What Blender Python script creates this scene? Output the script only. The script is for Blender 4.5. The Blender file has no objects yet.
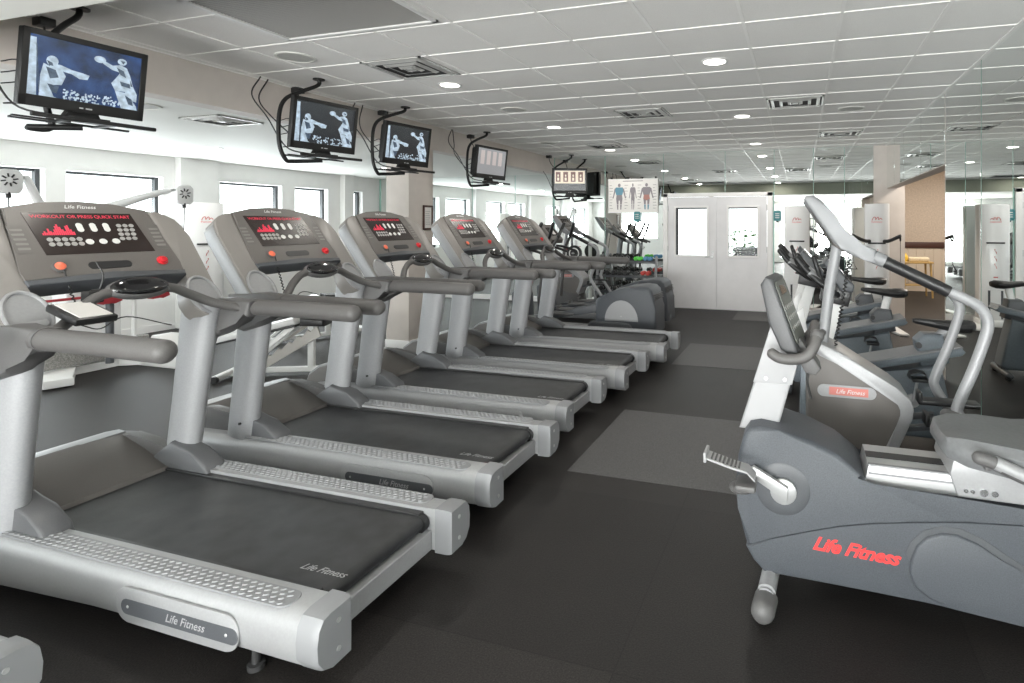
import bpy, bmesh, math, random
from mathutils import Vector as V, Matrix
random.seed(7)
PI = math.pi
R = math.radians
scene = bpy.context.scene
COL = scene.collection

# ------------------------------------------------------------------ materials
def mat(name, col, rough=.5, metal=0., spec=.5, nz=0., ns=40., bump=0., bs=200., emit=0., coat=0.):
    m = bpy.data.materials.new(name); m.use_nodes = True
    nt = m.node_tree; b = nt.nodes['Principled BSDF']
    b.inputs['Base Color'].default_value = (*col, 1)
    b.inputs['Roughness'].default_value = rough
    b.inputs['Metallic'].default_value = metal
    b.inputs['Specular IOR Level'].default_value = spec
    b.inputs['Coat Weight'].default_value = coat
    if emit:
        b.inputs['Emission Color'].default_value = (*col, 1)
        b.inputs['Emission Strength'].default_value = emit
    if nz or bump:
        tc = nt.nodes.new('ShaderNodeTexCoord')
    if nz:
        n = nt.nodes.new('ShaderNodeTexNoise'); n.inputs['Scale'].default_value = ns; n.inputs['Detail'].default_value = 4
        nt.links.new(tc.outputs['Object'], n.inputs['Vector'])
        r = nt.nodes.new('ShaderNodeMapRange')
        r.inputs['From Min'].default_value = .3; r.inputs['From Max'].default_value = .7
        r.inputs['To Min'].default_value = 1 - nz; r.inputs['To Max'].default_value = 1 + nz
        nt.links.new(n.outputs['Fac'], r.inputs['Value'])
        mx = nt.nodes.new('ShaderNodeVectorMath'); mx.operation = 'SCALE'
        mx.inputs[0].default_value = col
        nt.links.new(r.outputs['Result'], mx.inputs['Scale'])
        nt.links.new(mx.outputs['Vector'], b.inputs['Base Color'])
    if bump:
        n2 = nt.nodes.new('ShaderNodeTexNoise'); n2.inputs['Scale'].default_value = bs; n2.inputs['Detail'].default_value = 3
        nt.links.new(tc.outputs['Object'], n2.inputs['Vector'])
        bp = nt.nodes.new('ShaderNodeBump'); bp.inputs['Strength'].default_value = bump; bp.inputs['Distance'].default_value = .004
        nt.links.new(n2.outputs['Fac'], bp.inputs['Height'])
        nt.links.new(bp.outputs['Normal'], b.inputs['Normal'])
    return m

SILVER = mat('silver_paint', (.325, .33, .342), .45, .15, nz=.05, ns=120)
SILVER2 = mat('silver_light', (.335, .338, .347), .40, .2, nz=.04, ns=100)
STRIP = mat('strip_silver', (.26, .265, .275), .5, .15)
SILVERD = mat('silver_dark', (.25, .255, .265), .5, .1)
STEEL = mat('bare_steel', (.50, .505, .51), .38, .5)
CHROME = mat('chrome', (.8, .8, .82), .15, 1.)
GREYPL = mat('grey_plastic', (.105, .103, .103), .48, nz=.08, ns=300)
TAUPE = mat('taupe_plastic', (.128, .118, .110), .45, nz=.08, ns=300)
TAUPED = mat('plate_taupe', (.125, .117, .11), .5)
BTN2 = mat('plate_print', (.21, .20, .19), .5)
TAUPEL = mat('light_taupe_plastic', (.235, .22, .208), .42, nz=.06, ns=300)
ARMREST = mat('armrest_foam', (.096, .092, .09), .52, nz=.08, ns=200)
DKPL2 = mat('boot_plastic', (.105, .108, .114), .42, nz=.08, ns=250)
DKPL = mat('dark_plastic', (.075, .08, .088), .45, nz=.1, ns=250)
CHAR = mat('charcoal_plastic', (.066, .073, .084), .5, nz=.2, ns=220, bump=.1, bs=400)
BLUEGREY = mat('blue_grey_plastic', (.14, .165, .19), .45, nz=.1, ns=120)
BLACK = mat('black_plastic', (.018, .018, .019), .4)
GLOSSBLK = mat('gloss_black', (.008, .008, .009), .12, coat=.5)
RUBBER = mat('black_rubber', (.025, .025, .026), .7)
BELT = mat('belt_rubber', (.028, .029, .031), .5, nz=.35, ns=8, bump=.15, bs=500)
WHITE = mat('white_paint', (.78, .78, .77), .45)
WHITEG = mat('white_gloss', (.80, .80, .80), .25)
OFFWH = mat('off_white', (.72, .70, .67), .5)
RED = mat('red_vinyl', (.36, .03, .04), .4)
REDTXT = mat('red_lettering', (.75, .05, .05), .4)
WHTXT = mat('white_lettering', (.7, .7, .7), .4)
GREYTXT = mat('grey_lettering', (.36, .36, .37), .4)
LEDRED = mat('red_led', (.55, .015, .05), .5, emit=.45)
DISP = mat('display_window', (.028, .02, .018), .25)
BTN = mat('button_grey', (.36, .35, .34), .5)
BTNW = mat('button_white', (.72, .72, .70), .5)
ORANGE = mat('orange_clip', (.85, .17, .09), .4)
REDBTN = mat('red_button', (.6, .02, .03), .3)
WALLW = mat('wall_white', (.78, .775, .76), .7, nz=.02, ns=6)
WALLB = mat('wall_beige', (.60, .55, .51), .7, nz=.03, ns=8)
TRIMW = mat('trim_white', (.80, .79, .78), .5)
DOORW = mat('door_white', (.70, .69, .70), .45, nz=.03, ns=5)
FRAMED = mat('window_frame_dark', (.03, .033, .036), .4)
MIRROR = mat('mirror_glass', (.87, .90, .885), .005, 1.)
MIRGREEN = mat('mirror_edge', (.30, .48, .42), .3)
BEAMC = mat('beam_grey_green', (.34, .35, .29), .7)
WOODD = mat('dark_wood', (.07, .03, .022), .4)
WOODY = mat('yellow_wood', (.50, .34, .13), .45, nz=.15, ns=20)
METALV = mat('vent_metal', (.60, .60, .58), .4, .3)
VENTDK = mat('vent_dark', (.05, .05, .05), .7)
PAPER = mat('paper', (.75, .73, .71), .6)
TEAL = mat('teal_plastic', (.05, .22, .24), .35)
TVBLK = mat('tv_black', (.011, .011, .011), .45, spec=.3)
GREENP = mat('green_vinyl', (.08, .55, .05), .45)
BLUEP = mat('blue_vinyl', (.10, .28, .48), .45)
REDP = mat('scarlet_vinyl', (.55, .05, .04), .45)
PURPLEP = mat('magenta_vinyl', (.35, .05, .16), .45)
PADGLARE = mat('glare_vinyl', (.62, .62, .62), .28)  # glare on the bench pad, painted in as a pale base colour
CORD = mat('black_cord', (.02, .02, .02), .5)
LAMP = mat('lamp_glow', (1., .96, .88), .5, emit=6.)
GLASSG = mat('leaf_green', (.10, .22, .06), .6, nz=.3, ns=9)
PLANTER = mat('planter_grey', (.07, .075, .08), .6)
RUST = mat('rusty_metal', (.12, .07, .05), .8, nz=.4, ns=60)

def mat_glass():
    m = bpy.data.materials.new('window_glass'); m.use_nodes = True
    nt = m.node_tree; nt.nodes.clear()
    o = nt.nodes.new('ShaderNodeOutputMaterial'); mx = nt.nodes.new('ShaderNodeMixShader')
    t = nt.nodes.new('ShaderNodeBsdfTransparent'); g = nt.nodes.new('ShaderNodeBsdfGlossy')
    g.inputs['Roughness'].default_value = .02; t.inputs['Color'].default_value = (.96, .98, .97, 1)
    mx.inputs[0].default_value = .004
    nt.links.new(t.outputs[0], mx.inputs[1]); nt.links.new(g.outputs[0], mx.inputs[2]); nt.links.new(mx.outputs[0], o.inputs[0])
    return m
GLASS = mat_glass()

def mat_floor():
    m = bpy.data.materials.new('rubber_floor'); m.use_nodes = True
    nt = m.node_tree; b = nt.nodes['Principled BSDF']; L = nt.links.new
    geo = nt.nodes.new('ShaderNodeNewGeometry')
    add = nt.nodes.new('ShaderNodeVectorMath'); add.operation = 'ADD'; add.inputs[1].default_value = (14.04, 14.04 - 3.30 + .6, 0)
    L(geo.outputs['Position'], add.inputs[0])
    div = nt.nodes.new('ShaderNodeVectorMath'); div.operation = 'DIVIDE'; div.inputs[1].default_value = (1.22, 1.20, 1)
    L(add.outputs[0], div.inputs[0])
    fl = nt.nodes.new('ShaderNodeVectorMath'); fl.operation = 'FLOOR'; L(div.outputs[0], fl.inputs[0])
    wn = nt.nodes.new('ShaderNodeTexWhiteNoise'); L(fl.outputs[0], wn.inputs['Vector'])
    fr = nt.nodes.new('ShaderNodeVectorMath'); fr.operation = 'FRACTION'; L(div.outputs[0], fr.inputs[0])
    sp = nt.nodes.new('ShaderNodeSeparateXYZ'); L(fr.outputs[0], sp.inputs[0])
    ed = []
    for k in 'XY':
        a = nt.nodes.new('ShaderNodeMath'); a.operation = 'COMPARE'; a.inputs[1].default_value = 0.; a.inputs[2].default_value = .004
        L(sp.outputs[k], a.inputs[0]); ed.append(a)
    mxe = nt.nodes.new('ShaderNodeMath'); mxe.operation = 'MAXIMUM'; L(ed[0].outputs[0], mxe.inputs[0]); L(ed[1].outputs[0], mxe.inputs[1])
    n1 = nt.nodes.new('ShaderNodeTexNoise'); n1.inputs['Scale'].default_value = 160; n1.inputs['Detail'].default_value = 3
    L(geo.outputs['Position'], n1.inputs['Vector'])
    n2 = nt.nodes.new('ShaderNodeTexNoise'); n2.inputs['Scale'].default_value = 1.7; n2.inputs['Detail'].default_value = 3
    L(geo.outputs['Position'], n2.inputs['Vector'])
    r1 = nt.nodes.new('ShaderNodeMapRange'); r1.inputs['From Min'].default_value = .35; r1.inputs['From Max'].default_value = .75
    r1.inputs['To Min'].default_value = .5; r1.inputs['To Max'].default_value = 1.9; L(n1.outputs['Fac'], r1.inputs['Value'])
    r2 = nt.nodes.new('ShaderNodeMapRange'); r2.inputs['To Min'].default_value = .8; r2.inputs['To Max'].default_value = 1.25; L(wn.outputs['Value'], r2.inputs['Value'])
    r3 = nt.nodes.new('ShaderNodeMapRange'); r3.inputs['From Min'].default_value = .3; r3.inputs['From Max'].default_value = .7
    r3.inputs['To Min'].default_value = .85; r3.inputs['To Max'].default_value = 1.15; L(n2.outputs['Fac'], r3.inputs['Value'])
    m1 = nt.nodes.new('ShaderNodeMath'); m1.operation = 'MULTIPLY'; L(r1.outputs[0], m1.inputs[0]); L(r2.outputs[0], m1.inputs[1])
    m2 = nt.nodes.new('ShaderNodeMath'); m2.operation = 'MULTIPLY'; L(m1.outputs[0], m2.inputs[0]); L(r3.outputs[0], m2.inputs[1])
    e1 = nt.nodes.new('ShaderNodeMath'); e1.operation = 'MULTIPLY_ADD'; e1.inputs[1].default_value = -.5; e1.inputs[2].default_value = 1.; L(mxe.outputs[0], e1.inputs[0])
    m3 = nt.nodes.new('ShaderNodeMath'); m3.operation = 'MULTIPLY'; L(m2.outputs[0], m3.inputs[0]); L(e1.outputs[0], m3.inputs[1])
    sc = nt.nodes.new('ShaderNodeVectorMath'); sc.operation = 'SCALE'; sc.inputs[0].default_value = (.0165, .0146, .0138); L(m3.outputs[0], sc.inputs['Scale'])
    L(sc.outputs[0], b.inputs['Base Color'])
    b.inputs['Roughness'].default_value = .52; b.inputs['Specular IOR Level'].default_value = .3
    bp = nt.nodes.new('ShaderNodeBump'); bp.inputs['Strength'].default_value = .35; bp.inputs['Distance'].default_value = .004
    L(n1.outputs['Fac'], bp.inputs['Height']); L(bp.outputs['Normal'], b.inputs['Normal'])
    return m
FLOOR = mat_floor()
MATGREY = mat('grey_rubber_tile', (.078, .076, .076), .6, nz=.35, ns=170, bump=.3, bs=170)
CEIL = mat('ceiling_tile', (.84, .83, .81), .8, nz=.05, ns=220, bump=.2, bs=160)
CEILW = mat('plaster_white', (.70, .70, .66), .7)
GRID = mat('grid_bar', (.88, .87, .85), .5)

def mat_wallpaper():
    m = mat('wallpaper_tan', (.55, .47, .39), .7, nz=.14, ns=35)
    return m
WPAPER = mat_wallpaper()
BEAD = mat('beadboard_cream', (.68, .60, .50), .5)

# ------------------------------------------------------------------ mesh builder
def smooth_path(pts, n=6):
    pts = [V(p) for p in pts]
    if len(pts) < 3: return pts
    out = []
    ext = [pts[0] * 2 - pts[1]] + pts + [pts[-1] * 2 - pts[-2]]
    for i in range(1, len(ext) - 2):
        p0, p1, p2, p3 = ext[i - 1], ext[i], ext[i + 1], ext[i + 2]
        for k in range(n):
            t = k / n
            out.append(.5 * ((2 * p1) + (p2 - p0) * t + (2 * p0 - 5 * p1 + 4 * p2 - p3) * t * t + (3 * p1 - p0 - 3 * p2 + p3) * t ** 3))
    out.append(pts[-1])
    return out

class MB:
    def __init__(s):
        s.bm = bmesh.new(); s.mi = 0
    def _merge(s, tmp, M=None):
        if M is not None: bmesh.ops.transform(tmp, matrix=M, verts=tmp.verts)
        bmesh.ops.recalc_face_normals(tmp, faces=tmp.faces)
        for f in tmp.faces: f.material_index = s.mi
        me = bpy.data.meshes.new('t'); tmp.to_mesh(me); tmp.free()
        s.bm.from_mesh(me); bpy.data.meshes.remove(me)
        return s
    def box(s, lo, hi, bev=0, seg=2, M=None):
        t = bmesh.new(); bmesh.ops.create_cube(t, size=1)
        for v in t.verts:
            v.co = V([(lo[i] + hi[i]) / 2 + v.co[i] * (hi[i] - lo[i]) for i in range(3)])
        if bev: bmesh.ops.bevel(t, geom=list(t.edges), offset=bev, segments=seg, affect='EDGES', profile=.5, clamp_overlap=True)
        return s._merge(t, M)
    def prism(s, pts, a0, a1, axis='y', bev=0, seg=2, M=None):
        t = bmesh.new()
        def P(p, a):
            return {'y': (p[0], a, p[1]), 'x': (a, p[0], p[1]), 'z': (p[0], p[1], a)}[axis]
        A = [t.verts.new(P(p, a0)) for p in pts]; B = [t.verts.new(P(p, a1)) for p in pts]
        n = len(pts)
        fa = t.faces.new(A); fb = t.faces.new(B[::-1])
        for i in range(n): t.faces.new([A[i], B[i], B[(i + 1) % n], A[(i + 1) % n]])
        if bev:
            es = set(fa.edges) | set(fb.edges)
            bmesh.ops.bevel(t, geom=list(es), offset=bev, segments=seg, affect='EDGES', profile=.5, clamp_overlap=True)
        return s._merge(t, M)
    def tube(s, pts, r, seg=12, sm=0, cap='flat', ry=None, up=(0, 0, 1), M=None):
        """r: radius or per-point list along the frame's side axis; ry: along the frame's up axis"""
        P = smooth_path(pts, sm) if sm else [V(p) for p in pts]
        n = len(P)
        def lerp(a):
            if not isinstance(a, (list, tuple)): return [a] * n
            m = len(a) - 1; o = []
            for i in range(n):
                x = i / (n - 1) * m; k = min(int(x), m - 1); o.append(a[k] + (a[k + 1] - a[k]) * (x - k))
            return o
        ra = lerp(r); rb = lerp(ry if ry is not None else r)
        T = []
        for i in range(n):
            d = (P[min(i + 1, n - 1)] - P[max(i - 1, 0)]); T.append(d.normalized())
        u = V(up)
        if abs(u.dot(T[0])) > .95: u = V((1, 0, 0)) if abs(T[0].x) < .9 else V((0, 1, 0))
        t = bmesh.new(); rings = []
        def ring(c, tg, u, a, b):
            sd = tg.cross(u).normalized(); uu = sd.cross(tg).normalized()
            return [t.verts.new(c + sd * (a * math.cos(2 * PI * k / seg)) + uu * (b * math.sin(2 * PI * k / seg))) for k in range(seg)], uu
        def pre(c, tg, u, a, b, sgn):
            for q in ((.05, .3), (.35, .75), (.7, .95)) if sgn < 0 else ((.7, .95), (.35, .75), (.05, .3)):
                off = max(a, b) * (1 - q[0]) * .9
                rr = math.sqrt(max(0, 1 - (1 - q[0]) ** 2))
                rings.append(ring(c + tg * sgn * off, tg, u, a * rr, b * rr)[0])
        if cap in ('round', 'start'): pre(P[0], T[0], u, ra[0], rb[0], -1)
        for i in range(n):
            rg, u = ring(P[i], T[i], u, ra[i], rb[i]); rings.append(rg)
        if cap in ('round', 'end'): pre(P[-1], T[-1], u, ra[-1], rb[-1], 1)
        for i in range(len(rings) - 1):
            for k in range(seg):
                t.faces.new([rings[i][k], rings[i][(k + 1) % seg], rings[i + 1][(k + 1) % seg], rings[i + 1][k]])
        t.faces.new(rings[0][::-1]); t.faces.new(rings[-1])
        return s._merge(t, M)
    def cyl(s, a, b, r, seg=20, r2=None):
        return s.tube([a, b], [r, r if r2 is None else r2], seg=seg)
    def loft(s, secs, cap=True, M=None):
        t = bmesh.new(); rs = [[t.verts.new(p) for p in sec] for sec in secs]; n = len(secs[0])
        for i in range(len(rs) - 1):
            for k in range(n):
                t.faces.new([rs[i][k], rs[i][(k + 1) % n], rs[i + 1][(k + 1) % n], rs[i + 1][k]])
        if cap: t.faces.new(rs[0][::-1]); t.faces.new(rs[-1])
        return s._merge(t, M)
    def ball(s, c, r, u=16, v=10, M=None):
        if not isinstance(r, (list, tuple)): r = (r, r, r)
        t = bmesh.new(); bmesh.ops.create_uvsphere(t, u_segments=u, v_segments=v, radius=1)
        for w in t.verts: w.co = V((c[0] + w.co.x * r[0], c[1] + w.co.y * r[1], c[2] + w.co.z * r[2]))
        return s._merge(t, M)
    def lathe(s, prof, c=(0, 0, 0), axis='z', seg=24, M=None, loop=False):
        t = bmesh.new(); rs = []
        def P(r, h, a):
            x, y = r * math.cos(a), r * math.sin(a)
            q = {'z': (x, y, h), 'y': (x, h, y), 'x': (h, x, y)}[axis]
            return V(q) + V(c)
        for r, h in prof: rs.append([t.verts.new(P(max(r, 1e-4), h, 2 * PI * k / seg)) for k in range(seg)])
        for i in range(len(rs) - 1):
            for k in range(seg): t.faces.new([rs[i][k], rs[i][(k + 1) % seg], rs[i + 1][(k + 1) % seg], rs[i + 1][k]])
        if loop:
            for k in range(seg): t.faces.new([rs[-1][k], rs[-1][(k + 1) % seg], rs[0][(k + 1) % seg], rs[0][k]])
        else:
            t.faces.new(rs[0][::-1]); t.faces.new(rs[-1])
        return s._merge(t, M)
    def torus(s, c, R1, r, n=(0, 0, 1), seg=28, sr=8, sy=1., M=None):
        q = V((0, 0, 1)).rotation_difference(V(n)).to_matrix()
        pts = [V(c) + q @ V((R1 * math.cos(2 * PI * k / seg), R1 * sy * math.sin(2 * PI * k / seg), 0)) for k in range(seg)]
        t = bmesh.new(); rs = []
        nn = V(n).normalized()
        for k in range(seg):
            o = (pts[k] - V(c)).normalized()
            rs.append([t.verts.new(pts[k] + o * (r * math.cos(2 * PI * j / sr)) + nn * (r * math.sin(2 * PI * j / sr))) for j in range(sr)])
        for i in range(seg):
            for k in range(sr): t.faces.new([rs[i][k], rs[i][(k + 1) % sr], rs[(i + 1) % seg][(k + 1) % sr], rs[(i + 1) % seg][k]])
        return s._merge(t, M)
    def quad(s, pts):
        t = bmesh.new(); t.faces.new([t.verts.new(p) for p in pts]); return s._merge(t)
    def build(s, name, m, parent=None, M=None, ang=38):
        me = bpy.data.meshes.new(name); s.bm.to_mesh(me); s.bm.free()
        for q in (m if isinstance(m, (list, tuple)) else [m]): me.materials.append(q)
        me.shade_smooth(); me.set_sharp_from_angle(angle=R(ang))
        o = bpy.data.objects.new(name, me); COL.objects.link(o)
        if parent: o.parent = parent
        if M is not None: o.matrix_local = M
        return o

def rrect(x0, y0, x1, y1, r, n=5):
    o = []
    for cx, cy, a0 in ((x1 - r, y1 - r, 0), (x0 + r, y1 - r, 90), (x0 + r, y0 + r, 180), (x1 - r, y0 + r, 270)):
        for k in range(n + 1):
            a = R(a0 + 90 * k / n); o.append((cx + r * math.cos(a), cy + r * math.sin(a)))
    return o
def ell(cx, cy, rx, ry, n=24, a0=0, a1=360):
    return [(cx + rx * math.cos(R(a0 + (a1 - a0) * k / n)), cy + ry * math.sin(R(a0 + (a1 - a0) * k / n))) for k in range(n if a1 - a0 == 360 else n + 1)]
def basis(o, x, y, z):
    return Matrix(((x[0], y[0], z[0], o[0]), (x[1], y[1], z[1], o[1]), (x[2], y[2], z[2], o[2]), (0, 0, 0, 1)))
def frame(o, x, y):
    x = V(x).normalized(); z = x.cross(V(y)).normalized(); y = z.cross(x)
    return basis(o, x, y, z)

def tag(o, label=None, cat=None, group=None, kind=None):
    if label: o['label'] = label
    if cat: o['category'] = cat
    if group: o['group'] = group
    if kind: o['kind'] = kind
    return o
def thing(name, label, cat, loc=(0, 0, 0), rz=0, group=None):
    o = bpy.data.objects.new(name, None); COL.objects.link(o); o.empty_display_size = .1
    o.location = loc; o.rotation_euler = (0, 0, rz)
    return tag(o, label, cat, group)
def struct(o): o['kind'] = 'structure'; return o
def copy_tree(o, parent=None):
    c = o.copy(); COL.objects.link(c)
    if parent: c.parent = parent
    for ch in list(o.children): copy_tree(ch, c)
    return c
def text(name, s, size, m, parent=None, M=None, shear=0., ext=.0008, bold=0., space=1., align='CENTER'):
    cu = bpy.data.curves.new('t', 'FONT'); cu.body = s; cu.size = size; cu.extrude = ext; cu.shear = shear; cu.offset = bold
    cu.space_character = space; cu.align_x = align; cu.align_y = 'CENTER'; cu.resolution_u = 3
    tmp = bpy.data.objects.new('t', cu); COL.objects.link(tmp)
    dg = bpy.context.evaluated_depsgraph_get(); me = bpy.data.meshes.new_from_object(tmp.evaluated_get(dg))
    bpy.data.objects.remove(tmp); bpy.data.curves.remove(cu)
    me.materials.clear(); me.materials.append(m); me.name = name
    o = bpy.data.objects.new(name, me); COL.objects.link(o)
    if parent: o.parent = parent
    if M is not None: o.matrix_local = M
    return o

# ------------------------------------------------------------------ camera
FPX, PX, PY = 566., 622.3, 224.
TH = math.atan((800 - PX) / FPX)
cam = bpy.data.cameras.new('camera'); cam.sensor_width = 36; cam.lens = FPX / 1024 * 36
cam.shift_x = (512 - PX) / 1024; cam.shift_y = (PY - 341.5) / 1024
cam.clip_start = .02; cam.clip_end = 200
co = bpy.data.objects.new('camera', cam); COL.objects.link(co)
co.location = (0, 0, 1.556); co.rotation_euler = (PI / 2, 0, TH)
scene.camera = co

# ------------------------------------------------------------------ room
H = 2.874; HL = 2.5; HB = 2.545
XL, XB, XR = -8.9, -4.68, 1.383
YF, YN = 10.36, -3.2
YBEAM = 1.64
XH = 4.2; YH = 14.6           # hallway behind the opening
struct(MB().box((XL - .3, YN - .3, -.12), (XH + .2, YH + .3, 0)).build('floor', FLOOR))
struct(MB().box((XB, YBEAM, H), (XH, YH + .1, H + .1)).build('ceiling', CEIL))
struct(MB().box((XL - .2, YN - .2, HB), (XB - .17, YF + .1, HB + .1)).build('ceiling_low', CEILW))
# grid bars
g = MB()
k0 = -.354
for k in range(-8, 4):
    x = k0 + .605 * k
    if XB < x < 1.5:
        for a, b_ in (((YBEAM, 2.365), (3.135, YF)) if -3.48 < x < -2.22 else ((YBEAM, YF),)): g.box((x - .011, a, H - .005), (x + .011, b_, H + .001))
y = 3.772 - .57 * 3
while y < YF:
    if y > YBEAM:
        for a, b_ in (((XB, -3.47), (-2.23, XR)) if 2.36 < y < 3.14 else ((XB, XR),)): g.box((a, y - .010, H - .0055), (b_, y + .010, H + .001))
    y += .57
g.box((XB, YBEAM, H - .006), (XB + .02, YF, H + .001)); g.box((XR - .02, YBEAM, H - .006), (XR, YF, H + .001))
struct(g.build('trim_1', GRID))
# bulkhead over the window wing, near beam
struct(MB().box((XB - .17, YN, HB), (XB, YF, H + .1)).build('wall_bulkhead', WALLB))
b = MB(); b.mi = 1; b.box((XB, YN, HL), (XH, YBEAM, H + .1)); b.mi = 0
b.box((XB, YBEAM, HL + .002), (XH, YBEAM + .004, H))
struct(b.build('wall_beam', [BEAMC, CEILW]))
# column
struct(MB().box((-4.99, 5.93, 0), (XB + .03, 6.42, HB), .004).build('trim_2', WALLB))
struct(MB().box((-5.0, 5.92, 0), (XB + .04, 6.43, .1), .004).build('baseboard_column', TRIMW))
# left window wall, windows as (y0,y1)
WZ0, WZ1 = .95, 2.24
wins = [(-2.6, -1.5), (-1.25, -.1), (.55, 1.7), (3.39, 4.535), (4.745, 5.893), (6.747, 7.889), (8.164, 8.93), (9.561, 9.86)]
def wall_with_holes(name, m, plane, t, rng, zr, holes, axis='x'):
    """wall at plane..plane-t, along rng, holes [(a0,a1,z0,z1)]"""
    w = MB(); a = rng[0]
    def bx(a0, a1, z0, z1):
        if a1 - a0 < 1e-4 or z1 - z0 < 1e-4: return
        if axis == 'x': w.box((min(plane, plane + t), a0, z0), (max(plane, plane + t), a1, z1))
        else: w.box((a0, min(plane, plane + t), z0), (a1, max(plane, plane + t), z1))
    for (a0, a1, z0, z1) in holes:
        bx(a, a0, *zr); bx(a0, a1, zr[0], z0); bx(a0, a1, z1, zr[1]); a = a1
    bx(a, rng[1], *zr)
    return struct(w.build(name, m))
wall_with_holes('wall_left', WALLW, XL, -.22, (YN - .2, YF + .1), (0, HB + .05), [(a, b_, WZ0, WZ1) for a, b_ in wins])
for i, (a, b_) in enumerate(wins):
    f = MB()
    f.box((XL - .17, a, WZ1 - .035), (XL - .12, b_, WZ1)); f.box((XL - .17, a, WZ0), (XL - .12, b_, WZ0 + .035))
    f.box((XL - .17, a, WZ0), (XL - .12, a + .03, WZ1)); f.box((XL - .17, b_ - .045, WZ0), (XL - .10, b_, WZ1))
    fo = struct(f.build('window_%d' % (i + 1), FRAMED))
    MB().box((XL - .15, a + .02, WZ0 + .02), (XL - .145, b_ - .02, WZ1 - .02)).build('window_pane', GLASS, fo)
# pilasters on the window wall
for i, (a, b_) in enumerate(((6.06, 6.62), (9.24, 9.48), (2.6, 3.2), (-.02, .42))):
    struct(MB().box((XL, a, 0), (XL + .12, b_, HB)).build('trim_%d' % (3 + i), WALLW))
struct(MB().box((XL, YN, 0), (XL + .015, YF, .1)).build('baseboard_left', TRIMW))
# far wall
struct(MB().box((XL - .2, YF, 0), (-2.42, YF + .15, H + .05)).box((-.5, YF, 0), (1.18, YF + .15, H + .05)).box((-2.42, YF, 2.1), (-.5, YF + .15, H + .05)).build('wall_far', MIRGREEN))
# near wall behind the camera with wide glazing
wall_with_holes('wall_near', WALLW, YN, -.2, (XL - .2, XR + .3), (0, HB + .05), [(-7.9, -5.9, .9, 2.2), (-3.4, -1.3, .1, 2.35), (-.75, .35, .1, 2.42), (.62, 1.34, .1, 2.42)], axis='y')
for i, (a, b_, z0, z1) in enumerate([(-7.9, -5.9, .9, 2.2), (-3.4, -1.3, .1, 2.35), (-.75, .35, .1, 2.42), (.62, 1.34, .1, 2.42)]):
    f = MB()
    f.box((a, YN - .14, z1 - .04), (b_, YN - .1, z1)).box((a, YN - .14, z0), (b_, YN - .1, z0 + .04)).box((a, YN - .14, z0), (a + .04, YN - .1, z1)).box((b_ - .04, YN - .14, z0), (b_, YN - .1, z1))
    fo = struct(f.build('window_%d' % (20 + i), TRIMW))
    MB().box((a + .02, YN - .125, z0 + .02), (b_ - .02, YN - .12, z1 - .02)).build('window_pane', GLASS, fo)
# right mirror wall (ends at the opening), header, corner pier, hallway
b = MB(); b.mi = 1; b.box((XR + .006, YN, 0), (XR + .03, 6.34, H + .05)); b.mi = 0; b.box((XR + .03, YN, 0), (XR + .16, 6.36, H + .05)).box((XR, 6.352, 0), (XR + .17, 6.375, H), .003)
struct(b.build('wall_right', [WALLB, MIRGREEN]))
struct(MB().box((XR + .006, 6.36, 2.15), (XR + .16, YF, H + .05)).build('wall_header', WALLB))
struct(MB().box((1.18, YF, 0), (1.66, YF + .5, H + .05)).build('wall_pier', WALLB))
struct(MB().box((1.4, YH, 0), (XH, YH + .1, H)).build('wall_hallway', WPAPER))
struct(MB().box((XH, 6.2, 0), (XH + .1, YH, H)).build('wall_hallway_side', WPAPER))
struct(MB().box((XR + .17, 6.2, 0), (XH, 6.3, H)).build('wall_hallway_near', WALLW))
struct(MB().box((1.56, YF + .5, 0), (1.66, YH, H)).build('wall_hallway_left', WALLB))
w = MB()
xx = 1.7
while xx < XH: w.box((xx, YH - .02, .12), (xx + .17, YH, 1.02), .006, 1); xx += .176
struct(w.build('trim_10', BEAD))
struct(MB().box((1.66, YH - .05, 1.0), (XH, YH, 1.14), .01).build('trim_11', WOODD))
struct(MB().box((1.66, YH - .03, 0), (XH, YH, .12)).build('baseboard_hallway', BEAD))

# mirror panels
def mirror(name, lo, hi, label, group):
    o = MB().box(lo, hi, .0012, 1).build(name, MIRROR)
    return tag(o, label, 'mirror', group)
G = .007
edges = [-8.85, -7.54, -6.54, -5.54, -4.70]
nm = ['mirror panel of the far wall in the corner by the windows', 'second far wall mirror panel from the window corner, under the low ceiling',
      'third far wall mirror panel from the window corner, reflecting the windows', 'far wall mirror panel just before the bulkhead end']
for i in range(4):
    mirror('mirror_panel', (edges[i] + G, YF - .006, .1), (edges[i + 1] - G, YF, HB - .002), nm[i], None)
mirror('mirror_panel', (-4.66, YF - .006, .1), (-3.6 - G, YF, H - .003), 'tall far wall mirror panel behind the last television', None)
mirror('mirror_panel', (-3.6 + G, YF - .006, .1), (-2.445, YF, H - .003), 'tall far wall mirror panel carrying the anatomy chart', None)
mirror('mirror_panel', (-2.445 + G, YF - .006, 2.12), (-1.3, YF, H - .003), 'mirror panel over the left leaf of the double door', None)
mirror('mirror_panel', (-1.3 + G, YF - .006, 2.12), (-.44, YF, H - .003), 'mirror panel over the right leaf of the double door', None)
mirror('mirror_panel', (-.44 + G, YF - .006, .1), (.22, YF, H - .003), 'tall mirror panel just right of the double door behind the white tower', None)
mirror('mirror_panel', (.22 + G, YF - .006, .1), (.72, YF, H - .003), 'tall middle mirror panel between the double door and the beige pier', None)
mirror('mirror_panel', (.72 + G, YF - .006, .1), (1.18, YF, H - .003), 'tall mirror panel beside the beige pier in the corner', None)
ry = [6.357, 5.18, 4.0, 2.82, 1.64]
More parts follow.
